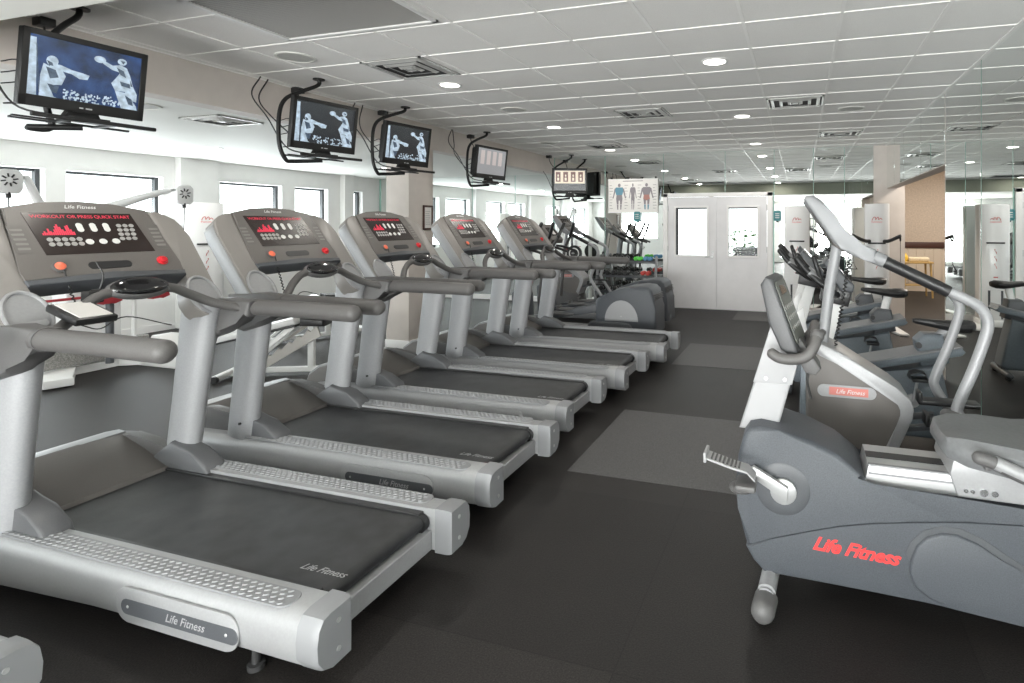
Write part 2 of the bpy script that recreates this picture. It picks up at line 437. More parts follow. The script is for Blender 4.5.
rn = ['tall right wall mirror panel at the edge of the hallway opening', 'second right wall mirror panel from the hallway opening', 'third right wall mirror panel from the hallway opening, cut by the frame', 'right wall mirror panel nearest the recumbent bike seat']
for i in range(4): mirror('mirror_panel', (XR, ry[i + 1] + .011, .004), (XR + .006, ry[i] - .011, H - .003), rn[i], None)
for i, (a, b_) in enumerate(((1.64, .4), (.4, -.8), (-.8, -2), (-2, -3.15))):
    mirror('mirror_panel', (XR, b_ + G, .08), (XR + .006, a - G, HL - .003), 'right wall mirror panel behind the camera, reaching the low beam', 'mirror panels behind the camera')
hy = [6.375, 7.55, 8.73, 9.55, YF - .01]
hn = ['short mirror panel on the header nearest the tall mirrors', 'second short header mirror panel over the hallway opening', 'third short header mirror panel over the hallway opening', 'last short header mirror panel beside the beige pier']
for i in range(4): mirror('mirror_panel', (XR, hy[i] + G, 2.16), (XR + .006, hy[i + 1] - G, H - .003), hn[i], None)

# double door
def door_leaf(idx, x0, x1, hinge):
    d = MB(); wz0, wz1 = .98, 1.86
    wx0, wx1 = (x0 + .145, x1 - .165) if hinge < 0 else (x0 + .215, x1 - .16)
    y0, y1 = YF - .035, YF + .01
    d.box((x0, y0, .012), (wx0, y1, 2.05)); d.box((wx1, y0, .012), (x1, y1, 2.05)); d.box((wx0, y0, .012), (wx1, y1, wz0)); d.box((wx0, y0, wz1), (wx1, y1, 2.05))
    o = struct(d.build('door_%d' % idx, DOORW))
    f = MB(); t = .03
    for lo, hi in (((wx0 - t, wz0 - t), (wx0 + .006, wz1 + t)), ((wx1 - .006, wz0 - t), (wx1 + t, wz1 + t)), ((wx0, wz0 - t), (wx1, wz0 + .006)), ((wx0, wz1 - .006), (wx1, wz1 + t))):
        f.box((lo[0], y0 - .012, lo[1]), (hi[0], y0 + .004, hi[1]), .003, 1)
    f.build('window_bead', TRIMW, o)
    MB().box((wx0 + .004, YF - .02, wz1 - .03), (wx1 - .004, YF + .004, wz1 + .0)).box((wx0 + .004, YF - .02, wz0), (wx0 + .05 if hinge < 0 else wx0 + .008, YF + .004, wz1)).build('window_seal', FRAMED, o)
    MB().box((wx0, YF - .014, wz0), (wx1, YF - .009, wz1)).build('window_pane', GLASS, o)
    hx = x0 if hinge < 0 else x1
    for z in (.3, 1.1, 1.85): MB().cyl((hx, y0 - .008, z - .05), (hx, y0 - .008, z + .05), .009, 10).build('hinge', STEEL, o)
    return o
dl = door_leaf(1, -2.35, -1.455, -1); dr = door_leaf(2, -1.449, -.56, 1)
MB().lathe([(.03, 0), (.03, .008), (.012, .012), (.012, .05)], (-1.52, YF - .092, .96), 'y', 16).tube([(-1.52, YF - .082, .96), (-1.64, YF - .082, .955)], .011, 10, cap='round').lathe([(.026, 0), (.026, .01)], (-1.52, YF - .046, 1.04), 'y', 16).build('door_handle', STEEL, dl)
t = MB().box((-2.44, YF - .05, 0), (-2.355, YF + .02, 2.12), .004).box((-.555, YF - .05, 0), (-.46, YF + .02, 2.12), .004).box((-2.44, YF - .05, 2.055), (-.46, YF + .02, 2.125), .004)
struct(t.build('trim_20', TRIMW))
struct(MB().box((-2.36, YF - .04, 0), (-.55, YF + .1, .012)).build('trim_21', STEEL))
struct(MB().box((-3.55, YF - .02, 0), (-2.44, YF, .1)).box((-.46, YF - .02, 0), (1.18, YF, .1)).box((XL, YF - .02, 0), (-3.55, YF, .1)).build('baseboard_far', TRIMW))
# exterior beyond the doors
sh = thing('shrub', 'green shrub outside the right door window', 'shrub', (-1.35, 13.4, 0))
lf = MB()
for i in range(170):
    a = random.uniform(0, 2 * PI); rr = .55 * math.sqrt(random.random()); z = random.uniform(.2, 1.42)
    p = V((rr * math.cos(a), rr * math.sin(a) * .7, z)); s_ = random.uniform(.05, .1)
    n = V((random.gauss(0, 1), random.gauss(0, 1), random.gauss(0, 1))).normalized()
    q = V((0, 0, 1)).rotation_difference(n).to_matrix()
    lf.quad([p + q @ V((-s_, 0, 0)), p + q @ V((0, -s_ * .5, 0)), p + q @ V((s_, 0, .02)), p + q @ V((0, s_ * .5, 0))])
lf.build('foliage', GLASSG, sh)
st = MB()
for i in range(7): st.tube([(0, 0, 0), (random.uniform(-.15, .15), random.uniform(-.1, .1), .6), (random.uniform(-.4, .4), random.uniform(-.3, .3), 1.2)], [.014, .006], 6)
st.build('stem', WOODD, sh)
pl = thing('patio_cooler', 'dark grey patio cooler box seen through the right door window', 'cooler', (-.95, 12.0, 0))
MB().box((-.34, -.2, 0), (.34, .2, 1.0), .02).build('body', PLANTER, pl); MB().box((-.37, -.23, 1.0), (.37, .23, 1.07), .02).build('lid', PLANTER, pl)
bl = thing('patio_post', 'pale post outside the left door window', 'post', (-1.95, 13.0, 0))
MB().box((-.05, -.05, 0), (.05, .05, 2.3), .005).build('shaft', OFFWH, bl); MB().box((-.09, -.09, 0), (.09, .09, .12), .005).build('base', OFFWH, bl)
struct(MB().box((-9, YF + .2, -.1), (1.3, 19, -.02)).build('path_outside', mat('concrete', (.55, .54, .52), .8, nz=.1, ns=4)))

# grey inlaid floor tiles
for x0, y0, x1, y1, lb in ((-1.40, 3.30, -.18, 4.53, 'large grey rubber floor tile in the aisle beside the nearest bike pedal'),
                            (-1.36, 6.15, -.18, 7.30, 'grey rubber floor tile in the aisle at the end of the fifth treadmill'),
                            (-1.05, 9.30, -.18, 10.3, 'grey rubber floor tile in front of the right door leaf')):
    tag(MB().box((x0, y0, 0), (x1, y1, .003)).build('floor_tile', MATGREY), lb, 'floor tile')

# ------------------------------------------------------------------ treadmill
def loftrail(s):
    def sec(x, zb, zt, o=0.):
        P = [(.298, zb), (.385, zb), (.418, zb + .018), (.434, zb + .055), (.436, (zb + zt) / 2), (.434, zt - .06), (.424, zt - .028), (.404, zt - .008), (.38, zt), (.298, zt)]
        return [(x, s * (a - o * (1 if a > .35 else -.3)), z) for a, z in P]
    secs = [sec(-2.30, .07, .20, .03), sec(-2.26, .05, .245, .008), sec(-2.1, .04, .268), sec(-1.7, .055, .275), sec(-1.1, .085, .277), sec(-.5, .095, .277), sec(-.075, .095, .277)]
    return MB().loft(secs)
SLO, SLY, SLZ = V((-1.58, 0, 1.158)), V((-.6, 0, .8)), V((.8, 0, .6))
def SM(u=0., t=0., n=0.):
    o = SLO + SLY * t + SLZ * n; return basis((o.x, u, o.z), (0, 1, 0), SLY, SLZ)
def bump_strip(s):
    m = MB(); a0, a1 = .325, .412
    lo, hi = (a0, a1) if s > 0 else (-a1, -a0)
    m.prism(rrect(-1.70, lo, -.16, hi, .04, 5), .272, .2795, 'z', .001, 1)
    t = bmesh.new()
    for r in range(4):
        for k in range(44):
            x = -1.66 + k * .034 + (.017 if r % 2 else 0); yv = lo + .013 + r * .0203
            if x > -.19: continue
            ring = []; 
            for j in range(8):
                a = 2 * PI * j / 8; dx, dy = .0125 * math.cos(a), .0052 * math.sin(a)
                ca, sa = math.cos(.5), math.sin(.5)
                ring.append((dx * ca - dy * sa, dx * sa + dy * ca))
            b0 = [t.verts.new((x + p[0], yv + p[1], .279)) for p in ring]
            b1 = [t.verts.new((x + p[0] * .6, yv + p[1] * .6, .2835)) for p in ring]
            for j in range(8): t.faces.new([b0[j], b0[(j + 1) % 8], b1[(j + 1) % 8], b1[j]])
            t.faces.new(b1)
    m._merge(t)
    return m
def make_treadmill(label, loc):
    T = thing('treadmill', label, 'treadmill', loc, 0, 'treadmills in a row facing the televisions')
    for s in (1, -1):
        rail = loftrail(s).build('side_rail', SILVER2, T)
        bump_strip(s).build('foot_strip', STRIP, rail)
        # badge on the outer side
        bd = MB().prism(rrect(-.93, .105, -.33, .232, .06, 7), s * .434, s * .4425, 'y', .003, 2).build('badge', SILVER2, rail)
        iv = MB(); iv.mi = 0
        iv.prism(rrect(-.90, .135, -.332, .19, .027, 6), s * .4415, s * .444, 'y', .0005, 1)
        ob = iv.build('badge_inlay', DKPL, rail)
        Mx = frame((-.58, s * .4443, .163), (1, 0, 0) if s < 0 else (-1, 0, 0), (0, 0, 1))
        text('badge_lettering', 'Life Fitness', .042, GREYTXT, rail, Mx, shear=.35)
        sc = MB()
        for x in (-.865, -.385): sc.ball((x, s * .444, .163), (.006, .003, .006), 10, 6)
        sc.build('badge_screw', STEEL, rail)
        # end cap
        P = [(.29, .088), (.375, .088), (.412, .105), (.438, .145), (.442, .2), (.434, .25), (.415, .277), (.385, .284), (.29, .284)]
        secs = []
        for x, k in ((-.085, 1.), (-.03, 1.), (-.012, .985), (0, .94)):
            cy, cz = .366, .186
            secs.append([(x, s * (cy + (a - cy) * k), cz + (z - cz) * k) for a, z in P])
        cp = MB().loft(secs).build('end_cap', SILVERD, T)
        for z in (.14, .235): MB().cyl((-.003, s * .35, z), (.0025, s * .35, z), .009, 12).build('screw', STEEL, cp)
    # belt with rounded rear end, gap strips, rear bar
    n = 9; top = [(-1.95, .252), (-.16, .252)] + [(-.16 + .034 * math.sin(PI * k / n), .218 + .034 * math.cos(PI * k / n)) for k in range(1, n)] + [(-.16, .184), (-1.95, .184)]
    bl = MB().prism(top, -.262, .262, 'y').build('belt', BELT, T)
    text('belt_lettering', 'Life Fitness', .046, GREYTXT, bl, frame((-.24, -.175, .2523), (1, 0, 0), (0, 1, 0)), shear=.4, ext=.0003)
    d = MB()
    for s in (1, -1):
        lo, hi = sorted((s * .263, s * .30)); d.box((-1.9, lo, .19), (-.15, hi, .262), .003, 1)
        d.cyl((-.155, s * .262, .215), (-.155, s * .292, .215), .04, 16)
    d.build('deck_edge', BLACK, T)
    MB().box((-.18, -.3, .095), (-.105, .3, .182), .004, 1).build('rear_bar', SILVER2, T)
    MB().box((-1.95, -.29, .06), (-.19, .29, .18)).build('deck', DKPL, T)
    # motor hood
    hs = []
    prof = [(-2.46, .05), (-2.45, .16), (-2.38, .30), (-2.28, .37), (-2.17, .398), (-2.11, .395), (-1.95, .345), (-1.74, .268), (-1.70, .20), (-1.72, .05)]
    for yv, k in ((-.33, .90), (-.325, .96), (-.30, 1.), (-.1, 1.02), (.1, 1.02), (.30, 1.), (.325, .96), (.33, .90)):
        hs.append([(x if z < .3 else x + 0, yv, .05 + (z - .05) * k) for x, z in prof])
    MB().loft(hs).build('motor_hood', TAUPE, T)
    tp = [(-2.455, .16), (-2.39, .305), (-2.285, .378), (-2.17, .406), (-2.118, .402), (-2.12, .38), (-2.28, .355), (-2.44, .15)]
    MB().prism(tp, -.315, .315, 'y', .004, 1).build('hood_trim', SILVER2, T)
    MB().prism([(-2.44, .03), (-2.44, .14), (-2.36, .16), (-2.2, .17), (-2.1, .06), (-2.1, .03)], -.42, .42, 'y', .02).build('front_skirt', BLUEGREY, T)
    for s in (1, -1):
        # swept fairing from hood to upright
        lo, hi = sorted((s * .285, s * .345))
        MB().prism([(-2.15, .25), (-2.15, .395), (-2.05, .40), (-1.9, .385), (-1.7, .34), (-1.52, .285), (-1.52, .25)], lo, hi, 'y', .015).build('hood_fairing', GREYPL, T)
        lo, hi = sorted((s * .275, s * .385))
        MB().prism([(-1.86, .255), (-1.85, .31), (-1.72, .40), (-1.58, .355), (-1.47, .30), (-1.45, .255)], lo, hi, 'y', .014).build('upright_boot', DKPL2, T)
        up = MB().tube([(-1.75, s * .362, .27), (-1.70, s * .366, .6), (-1.63, s * .372, 1.06), (-1.61, s * .375, 1.16)], [.062, .062, .066, .066], 20, sm=4, ry=[.1, .102, .115, .12], up=(1, 0, 0)).build('upright', SILVER, T)
        MB().cyl((-1.70, s * .362 - .066, .36), (-1.70, s * .362 - .05, .36), .008, 10).build('upright_screw', BLACK, up)
        # arm bracket and armrest
        br = MB()
        lo, hi = sorted((s * .385, s * .475))
        br.prism([(-1.74, 1.14), (-1.74, .99), (-1.70, .94), (-1.62, .925), (-1.50, .965), (-1.40, 1.045), (-1.32, 1.064), (-1.30, 1.147), (-1.50, 1.153)], lo, hi, 'y', .02, 3)
        br.build('arm_bracket', GREYPL, T, ang=55)
        ar = MB().tube([(-1.36, s * .445, 1.108), (-1.0, s * .445, 1.108), (-.68, s * .445, 1.104)], .043, 18, cap='end').build('armrest', ARMREST, T)
        MB().tube([(-1.337, s * .445, 1.108), (-1.322, s * .445, 1.108)], .0455, 18).build('armrest_ring', GREYPL, ar)
    # heart rate crossbar
    MB().tube([(-1.33, .43, 1.10), (-1.38, .40, 1.11), (-1.45, .31, 1.145), (-1.50, .22, 1.20), (-1.515, .12, 1.245), (-1.515, -.12, 1.245), (-1.50, -.22, 1.20), (-1.45, -.31, 1.145), (-1.38, -.40, 1.11), (-1.33, -.43, 1.10)], .023, 12, sm=5).build('crossbar', ARMREST, T)
    Mp = Matrix.Translation((-1.515, 0, 1.252)) @ Matrix.Rotation(R(48), 4, 'Y')
    pod = MB().ball((0, 0, 0), (.060, .138, .036), 24, 12, M=Mp).build('sensor_pod', GREYPL, T)
    MB().ball((0, 0, .017), (.051, .124, .026), 24, 12, M=Mp).build('sensor_cover', GLOSSBLK, pod)
    # console: panel, wings
    pan = [(-.33, .175), (-.29, .172), (0, .185), (.29, .172), (.33, .175), (.33, .24), (.292, .590), (.15, .622), (0, .634), (-.15, .622), (-.292, .590), (-.33, .24)]
    M0 = SM()
    cp = MB().prism(pan, -.075, .004, 'z', .008, 2).build('console_panel', TAUPE, T, M0)
    MB().prism([(-.325, .155), (0, .168), (.325, .155), (.33, .19), (0, .203), (-.33, .19)], -.09, .012, 'z', .008, 2).build('console_lip', DKPL, cp)
    for s in (1, -1):
        wg = [(.335, .12), (.331, .24), (.293, .591), (.34, .58), (.385, .565), (.425, .535), (.446, .49), (.452, .42), (.452, -.02), (.44, -.07), (.408, -.105), (.363, -.112), (.32, -.09), (.292, -.04), (.286, .02), (.304, .09)]
        wo = MB().prism([(s * a, b_) for a, b_ in wg], -.105, 0, 'z', .012, 3).build('console_wing', TAUPEL, T, M0)
        MB().prism([(s * a, b_) for a, b_ in ((.444, -.03), (.444, .42), (.438, .485), (.42, .53), (.45, .50), (.458, .43), (.458, -.03))], -.10, -.012, 'z', .004, 1).build('wing_edge', SILVER2, wo)
        MB().torus((s * .366, .022, .004), .076, .0085, (0, 0, 1), 36, 8, 1.5).build('joint_ring', SILVER2, wo)
        MB().prism(ell(s * .366, .022, .072, .109, 28), -.006, .003, 'z', .001, 1).build('joint_disc', SILVER2, wo)
        # side info plate
        iv = MB(); iv.mi = 0; iv.prism(rrect(s * .28 - .028, .33, s * .28 + .028, .49, .008, 3), .004, .0052, 'z')
        iv.mi = 1
        for k in range(5): iv.prism(rrect(s * .28 - .022, .35 + k * .026, s * .28 + .022, .362 + k * .026, .004, 2), .005, .006, 'z')
        iv.build('info_plate', [TAUPED, BTN2], cp)
    text('console_lettering', 'Life Fitness', .029, WHTXT, cp, Matrix.Translation((0, .598, .0045)), shear=.35)
    dp = MB().prism([(-.215, .318), (.235, .318), (.205, .56), (-.235, .56)], .003, .0065, 'z', .001, 1).build('display_window', DISP, cp)
    text('led_text', 'WORKOUT OR PRESS QUICK START', .0265, LEDRED, cp, Matrix.Translation((-.008, .536, .0068)), ext=.0003, space=.92)
    g = MB(); hh = [.01, .02, .012, .035, .02, .014, .03, .05, .06, .045, .03, .02, .05, .055, .03, .016]
    for k, h_ in enumerate(hh): g.box((-.195 + k * .0078, .428, .0066), (-.1885 + k * .0078, .43 + h_ * 1.0, .0072))
    g.build('led_graph', LEDRED, cp)
    kb = MB()
    for r in range(2):
        for k in range(5): kb.prism(ell(-.178 + k * .028, .375 + r * .027, .0115, .0115, 12), .006, .009, 'z')
    kb.build('program_keypad', BTN, cp); kb = MB()
    for r in range(4):
        for k in range(3): kb.prism(ell(.125 + k * .028 + (3 - r) * -.004, .40 + r * .027, .0115, .0105, 12), .006, .009, 'z')
    kb.build('number_keypad', BTN, cp)
    for k in range(3):
        MB().prism(ell(-.03 + k * .055, .385, .0165, .0155, 16), .006, .009, 'z').build('quick_key', BTNW, cp)
        MB().prism(rrect(-.055 + k * .055, .445, -.030 + k * .055, .497, .012, 5), .006, .009, 'z').build('rocker_key', BTNW, cp)
    MB().prism(rrect(-.08, .228, .10, .268, .018, 5), .003, .007, 'z', .001, 1).build('accessory_slot', BLACK, cp)
    MB().lathe([(.0285, 0), (.027, .006), (.022, .009)], (-.19, .25, .004), 'z', 20).build('clip_seat', GREYPL, cp)
    MB().lathe([(.020, 0), (.020, .012), (.014, .016)], (-.19, .25, .006), 'z', 20).build('safety_clip', ORANGE, cp)
    MB().lathe([(.026, 0), (.026, .004), (.019, .006), (.018, .016), (.012, .021)], (.245, .255, .004), 'z', 20).build('stop_button', REDBTN, cp)
    # lanyard
    pts = []
    p0 = SLO + SLY * .25 + SLZ * .02
    for k in range(40):
        t_ = k / 39; z = p0.z - .02 - t_ * .26
        pts.append((p0.x + .02 + .03 * t_ + (.006 * math.cos(k * 2.1) if t_ > .3 else 0), -.19 + .05 * t_ + (.006 * math.sin(k * 2.1) if t_ > .3 else 0), z))
    MB().tube(pts, .0035, 6).tube([pts[-1], (p0.x + .02, -.05, 1.06), (p0.x - .05, .1, 1.09), (p0.x - .0, .28, 1.02)], .003, 6, sm=6).build('safety_cord', CORD, T)
    for s in (1, -1):
        MB().lathe([(.028, 0), (.028, .018), (.014, .02), (.014, .09)], (-.35, s * .36, 0), 'z', 14).build('leveling_foot', RUBBER, T); MB().lathe([(.028, 0), (.028, .018), (.014, .02), (.014, .05)], (-2.2, s * .36, 0), 'z', 14).build('leveling_foot', RUBBER, T)
    return T
TM = [(-1.47, 1.87), (-1.50, 2.97), (-1.55, 4.07), (-1.46, 5.14), (-1.36, 6.22)]
TL = ['silver treadmill nearest the camera, whole deck in view, with a receiver box by its console', 'second silver treadmill from the camera, its console under the wall panel with a red logo',
      'third silver treadmill from the camera, in front of the beige column', 'fourth silver treadmill from the camera, between the column and the far mirror windows',
      'fifth and last silver treadmill, next to the two grey cross trainers']
t0 = make_treadmill(TL[0], (TM[0][0], TM[0][1], 0))
for i in range(1, 5):
    c = copy_tree(t0); c.location = (TM[i][0], TM[i][1], 0); c['label'] = TL[i]
c = copy_tree(t0); c.location = (-2.24, .70, 0); c['label'] = 'treadmill of which only a rounded rail end shows at the bottom left corner'

# receiver box on the first treadmill
rb = thing('receiver_box', 'black receiver box with a white card and coiled lead beside the nearest console', 'receiver', (-2.90, 1.60, 1.165))
MB().box((-.10, -.075, 0), (.10, .075, .03), .006).build('case', BLACK, rb, Matrix.Rotation(R(16), 4, 'Y'))
MB().box((-.085, -.055, .03), (.085, .06, .033)).build('card', PAPER, rb, Matrix.Rotation(R(16), 4, 'Y'))
cl = []
for k in range(60): cl.append((-.11 + .03 * math.cos(k * .9), .1 + .035 * math.sin(k * .9), .045 + k * .0008))
MB().tube(cl, .006, 6).tube([(-.1, .12, .09), (-.09, .13, .16), (-.12, .12, .22)], .004, 6, sm=4).build('coiled_lead', CORD, rb)
tag(MB().lathe([(.055, 0), (.06, .006), (.05, .012), (.02, .014)], (0, 0, 0), 'z', 20).build('floor_anchor', RUST), 'rusty round floor anchor under the nearest treadmill rail', 'anchor').location = (-1.82, 1.37, 0)

# ------------------------------------------------------------------ televisions
def scr(name, col, e, nz=0., ns=10.):
    m = mat(name, col, .25, nz=nz, ns=ns, emit=e)
    b = m.node_tree.nodes['Principled BSDF']; nt = m.node_tree
    if b.inputs['Base Color'].is_linked:
        l = b.inputs['Base Color'].links[0]; nt.links.new(l.from_socket, b.inputs['Emission Color']); nt.links.remove(l)
    b.inputs['Base Color'].default_value = (.004, .004, .004, 1)
    return m
SCRB = scr('screen_navy', (.016, .045, .14), .8, .8, 9)
SCRD = scr('screen_dark', (.018, .022, .028), .8)
SCRW = scr('screen_white', (.55, .68, .80), .75, .35, 26)
SCRM = scr('screen_shade', (.08, .12, .18), .7, .4, 30)
SCRG = scr('screen_grey', (.36, .36, .37), .7)
SCRT = scr('screen_warm', (.78, .66, .50), .85)
SCRR = scr('screen_brown', (.16, .05, .035), .7)
SCRP = scr('screen_pale', (.55, .48, .46), .8)
def boxers(m, w, h, z):
    """two boxers, a crowd and a slanted banner, drawn as flat shapes"""
    def pg(pts): m.prism([(x * w - w / 2, y * h - h / 2) for x, y in pts], z, z + .0012, 'z')
    pg([(.0, .0), (.08, .0), (.05, 1.), (.0, 1.)])
    pg(ell(.19, .66, .05, .09, 14)); pg([(.12, .60), (.18, .56), (.27, .55), (.31, .44), (.28, .28), (.14, .24), (.10, .40)])
    pg([(.17, .56), (.27, .52), (.36, .50), (.43, .44), (.50, .45), (.515, .53), (.46, .55), (.36, .57), (.26, .62), (.18, .62)])
    pg([(.10, .40), (.16, .30), (.22, .06), (.30, .02), (.30, .0), (.10, .0)])
    pg(ell(.60, .86, .055, .06, 14)); pg([(.63, .86), (.72, .80), (.80, .84), (.86, .80), (.90, .66), (.93, .50), (.98, .34), (.98, .20), (.90, .22), (.86, .36), (.76, .36), (.72, .48), (.76, .58), (.80, .70), (.72, .72), (.63, .80)])
    pg(ell(.81, .90, .045, .06, 12)); pg([(.76, .36), (.88, .34), (.98, .12), (1., .0), (.84, .02), (.80, .18)])
    m.mi = 2; z += .0012
    pg([(.145, .66), (.165, .58), (.20, .58), (.19, .63)]); pg([(.14, .55), (.22, .52), (.25, .40), (.18, .36)]); pg([(.16, .27), (.26, .25), (.24, .12), (.20, .14)])
    pg([(.76, .78), (.83, .74), (.86, .62), (.80, .66)]); pg([(.80, .54), (.90, .52), (.91, .44), (.82, .46)]); pg([(.86, .30), (.93, .24), (.95, .12), (.90, .14)]); pg([(.79, .92), (.82, .86), (.84, .92)]); pg([(.90, .60), (.93, .48), (.91, .48)])
    pg([(.05, .9), (.06, .9), (.10, .1), (.09, .1)])
    z -= .0012; m.mi = 1
    for k in range(95):
        x = .30 + random.random() * .56; y = random.random() * .22
        pg(ell(x, y, .006 + random.random() * .009, .012 + random.random() * .014, 5))
def make_tv(label, loc, w, h, rotz, tilt, pic, pole, po=.325, bracket=True, thick=.09):
    """screen faces local +x; loc is the screen centre; pole is the ceiling fixing point in world space"""
    T = thing('television', label, 'television', loc, rotz, 'ceiling televisions over the treadmills')
    Mt = Matrix.Rotation(tilt, 4, 'Y')
    F = Mt @ basis((0, 0, 0), (0, 1, 0), (0, 0, 1), (1, 0, 0))
    bz = .032; bb = .062
    b = MB(); b.prism(rrect(-w / 2, -h / 2, w / 2, h / 2, .008, 3), -.045, -.004, 'z', .004, 1)
    o = [(-w / 2, -h / 2), (w / 2, -h / 2), (w / 2, h / 2), (-w / 2, h / 2)]
    b.box((-w / 2, -h / 2, -.005), (w / 2, -h / 2 + bb, .006), .003, 1).box((-w / 2, h / 2 - bz, -.005), (w / 2, h / 2, .006), .003, 1).box((-w / 2, -h / 2, -.005), (-w / 2 + bz, h / 2, .006), .003, 1).box((w / 2 - bz, -h / 2, -.005), (w / 2, h / 2, .006), .003, 1)
    b.prism(rrect(-w / 2 + .05, -h / 2 + .03, w / 2 - .05, h / 2 - .03, .03, 3), -.045 - thick, -.044, 'z', .012, 1)
    body = b.build('casing', TVBLK, T, F)
    sw, sh_ = w - 2 * bz, h - bz - bb; cy = (bb - bz) / 2
    s = MB(); s.mi = 0; s.box((-sw / 2, cy - sh_ / 2, -.006), (sw / 2, cy + sh_ / 2, -.001))
    if pic in ('fight', 'fightdark'):
        s.mi = 1; k = MB(); boxers(s, sw, sh_, -.0008 )
        if cy:
            pass
        mats = [SCRB if pic == 'fight' else SCRD, SCRW, SCRM]
    elif pic == 'pale':
        s.mi = 1
        for k in range(4): s.box((-sw * .40 + k * sw * .21, cy - sh_ * .12, -.0008), (-sw * .27 + k * sw * .21, cy + sh_ * .42, .0004))
        mats = [SCRG, SCRP]
    else:
        s.mi = 1; s.box((-sw * .47, cy - sh_ * .16, -.0008), (sw * .47, cy + sh_ * .46, .0002)); s.mi = 2
        for k in range(4):
            x = -sw * .44 + k * sw * .235
            s.box((x, cy - sh_ * .08, .0002), (x + sw * .15, cy + sh_ * .40, .0006))
        s.mi = 1
        for k in range(4):
            x = -sw * .365 + k * sw * .235
            s.prism(ell(x, cy + sh_ * .22, sw * .022, sh_ * .06, 10), .0006, .001, 'z'); s.box((x - sw * .03, cy - sh_ * .02, .0006), (x + sw * .03, cy + sh_ * .12, .001))
        mats = [SCRD, SCRT, SCRR]
    s.build('screen', mats, T, F)
    MB().box((-.03, -h / 2 + .022, .006), (-.012, -h / 2 + .03, .007)).box((.0, -h / 2 + .022, .006), (.03, -h / 2 + .03, .007)).build('maker_mark', GREYTXT, body)
    MB().prism([(-.09, -h / 2 - .03), (.09, -h / 2 - .03), (.07, -h / 2 + .01), (-.07, -h / 2 + .01)], -.05, -.015, 'z', .004, 1).build('stand', TVBLK, T, F)
    if bracket:
        B = thing('television_bracket', 'black bracket of the ' + label, 'bracket', pole, 0, 'curved television brackets')
        d = V(loc) - V(pole); rot = Matrix.Rotation(rotz, 4, 'Z')
        bz_ = d.z - h / 2 - .062
        X = rot @ V((1, 0, 0)); Yv = rot @ V((0, 1, 0))
        base = V((d.x, d.y, 0))
        back = base - X * .15
        path = [(0, 0, 0), (back.x * .25, back.y * .25 - .0, -.06), tuple(back * .8 - Yv * po * .43 + V((0, 0, -.15))), tuple(back - Yv * po * .83 + V((0, 0, -.24))), tuple(back - Yv * po + V((0, 0, -.38))), tuple(back - Yv * po + V((0, 0, bz_ + .1))), tuple(back - Yv * po * .83 + V((0, 0, bz_ - .03))), tuple(back - Yv * .2 + V((0, 0, bz_ - .04))), tuple(base - X * .05 + V((0, 0, bz_ - .02)))]
        MB().tube(path, .017, 10, sm=6).build('pole', TVBLK, B)
        MB().lathe([(.05, -.012), (.05, 0)], (0, 0, 0), 'z', 18).build('ceiling_plate', TVBLK, B)
        Mx = Matrix.Translation(base + V((0, 0, bz_))) @ rot
        tr = MB()
        tr.box((-.16, -.28, 0), (-.14, .28, .012)); tr.box((.06, -.28, -.005), (.085, .31, .018), .004, 1); tr.box((-.16, -.12, -.002), (.08, -.09, .01)); tr.box((-.16, .09, -.002), (.08, .12, .01)); tr.box((-.08, -.30, .0), (-.06, -.05, .01))
        tr.box((-.06, -.09, .008), (.04, .09, .032))
        tr.build('tray', TVBLK, B, Mx)
        cd = MB()
        o = back - Yv * .31
        for k in range(3):
            a = .07 + k * .035
            cd.tube([(o.x, o.y, bz_ + .30 - k * .06), (o.x + .02, o.y + a, bz_ + .32 - k * .05), (o.x + .06, o.y + .16, bz_ + .22 - k * .04), (o.x + .04, o.y + a, bz_ + .1), (o.x + .02, o.y, bz_ + .07)], .004, 6, sm=5)
        cd.tube([(o.x - .3, o.y + .06, -.02), (o.x - .28, o.y - .04, -.2), (o.x - .15, o.y, -.4), (o.x, o.y + .05, bz_ + .08), (o.x + .1, o.y + .2, bz_ + .03)], .006, 6, sm=6)
        cd.build('cable', CORD, B)
    return T
def outlet(x, y, label):
    o = thing('outlet_box', label, 'outlet box', (x, y, H), 0, 'outlet boxes behind the televisions')
    MB().box((-.045, -.04, -.055), (.045, .04, 0), .005).build('box', BLACK, o)
    MB().tube([(0, 0, -.05), (.02, .0, -.12), (.06, .03, -.2), (.12, .05, -.26)], .006, 6, sm=5).build('plug_lead', CORD, o)
tvs = [('wide television nearest the camera showing two boxers on blue', (-3.98, 2.225, 2.415), .585, .42, R(-4), R(8), 'fight', (-4.19, 2.30, H), .12),
       ('second television from the camera with the dark boxing picture', (-4.03, 4.02, 2.425), .62, .44, R(-10), R(8), 'fightdark', (-4.17, 4.08, H)),
       ('television in front of the beige column with the dark boxing picture', (-4.05, 5.15, 2.41), .62, .44, R(-10), R(8), 'fightdark', (-4.24, 5.35, H)),
       ('television right of the column with a washed pale picture', (-4.08, 6.95, 2.40), .66, .44, R(-8), R(7), 'pale', (-4.28, 7.156, H)),
       ('television nearest the far mirror showing four framed figures', (-4.13, 9.86, 2.365), .66, .48, R(-68), R(3), 'frames', (-4.16, 10.0, H))]
for t_ in tvs: make_tv(*t_)
for x, y, n in ((-4.62, 2.35, 'television nearest the camera'), (-4.63, 4.28, 'second television from the camera'), (-4.63, 5.45, 'television by the beige column'), (-4.64, 7.30, 'television with the pale picture'), (-4.6, 9.95, 'television nearest the far mirror')):
    outlet(x, y, 'black ceiling outlet box with a lead behind the ' + n)
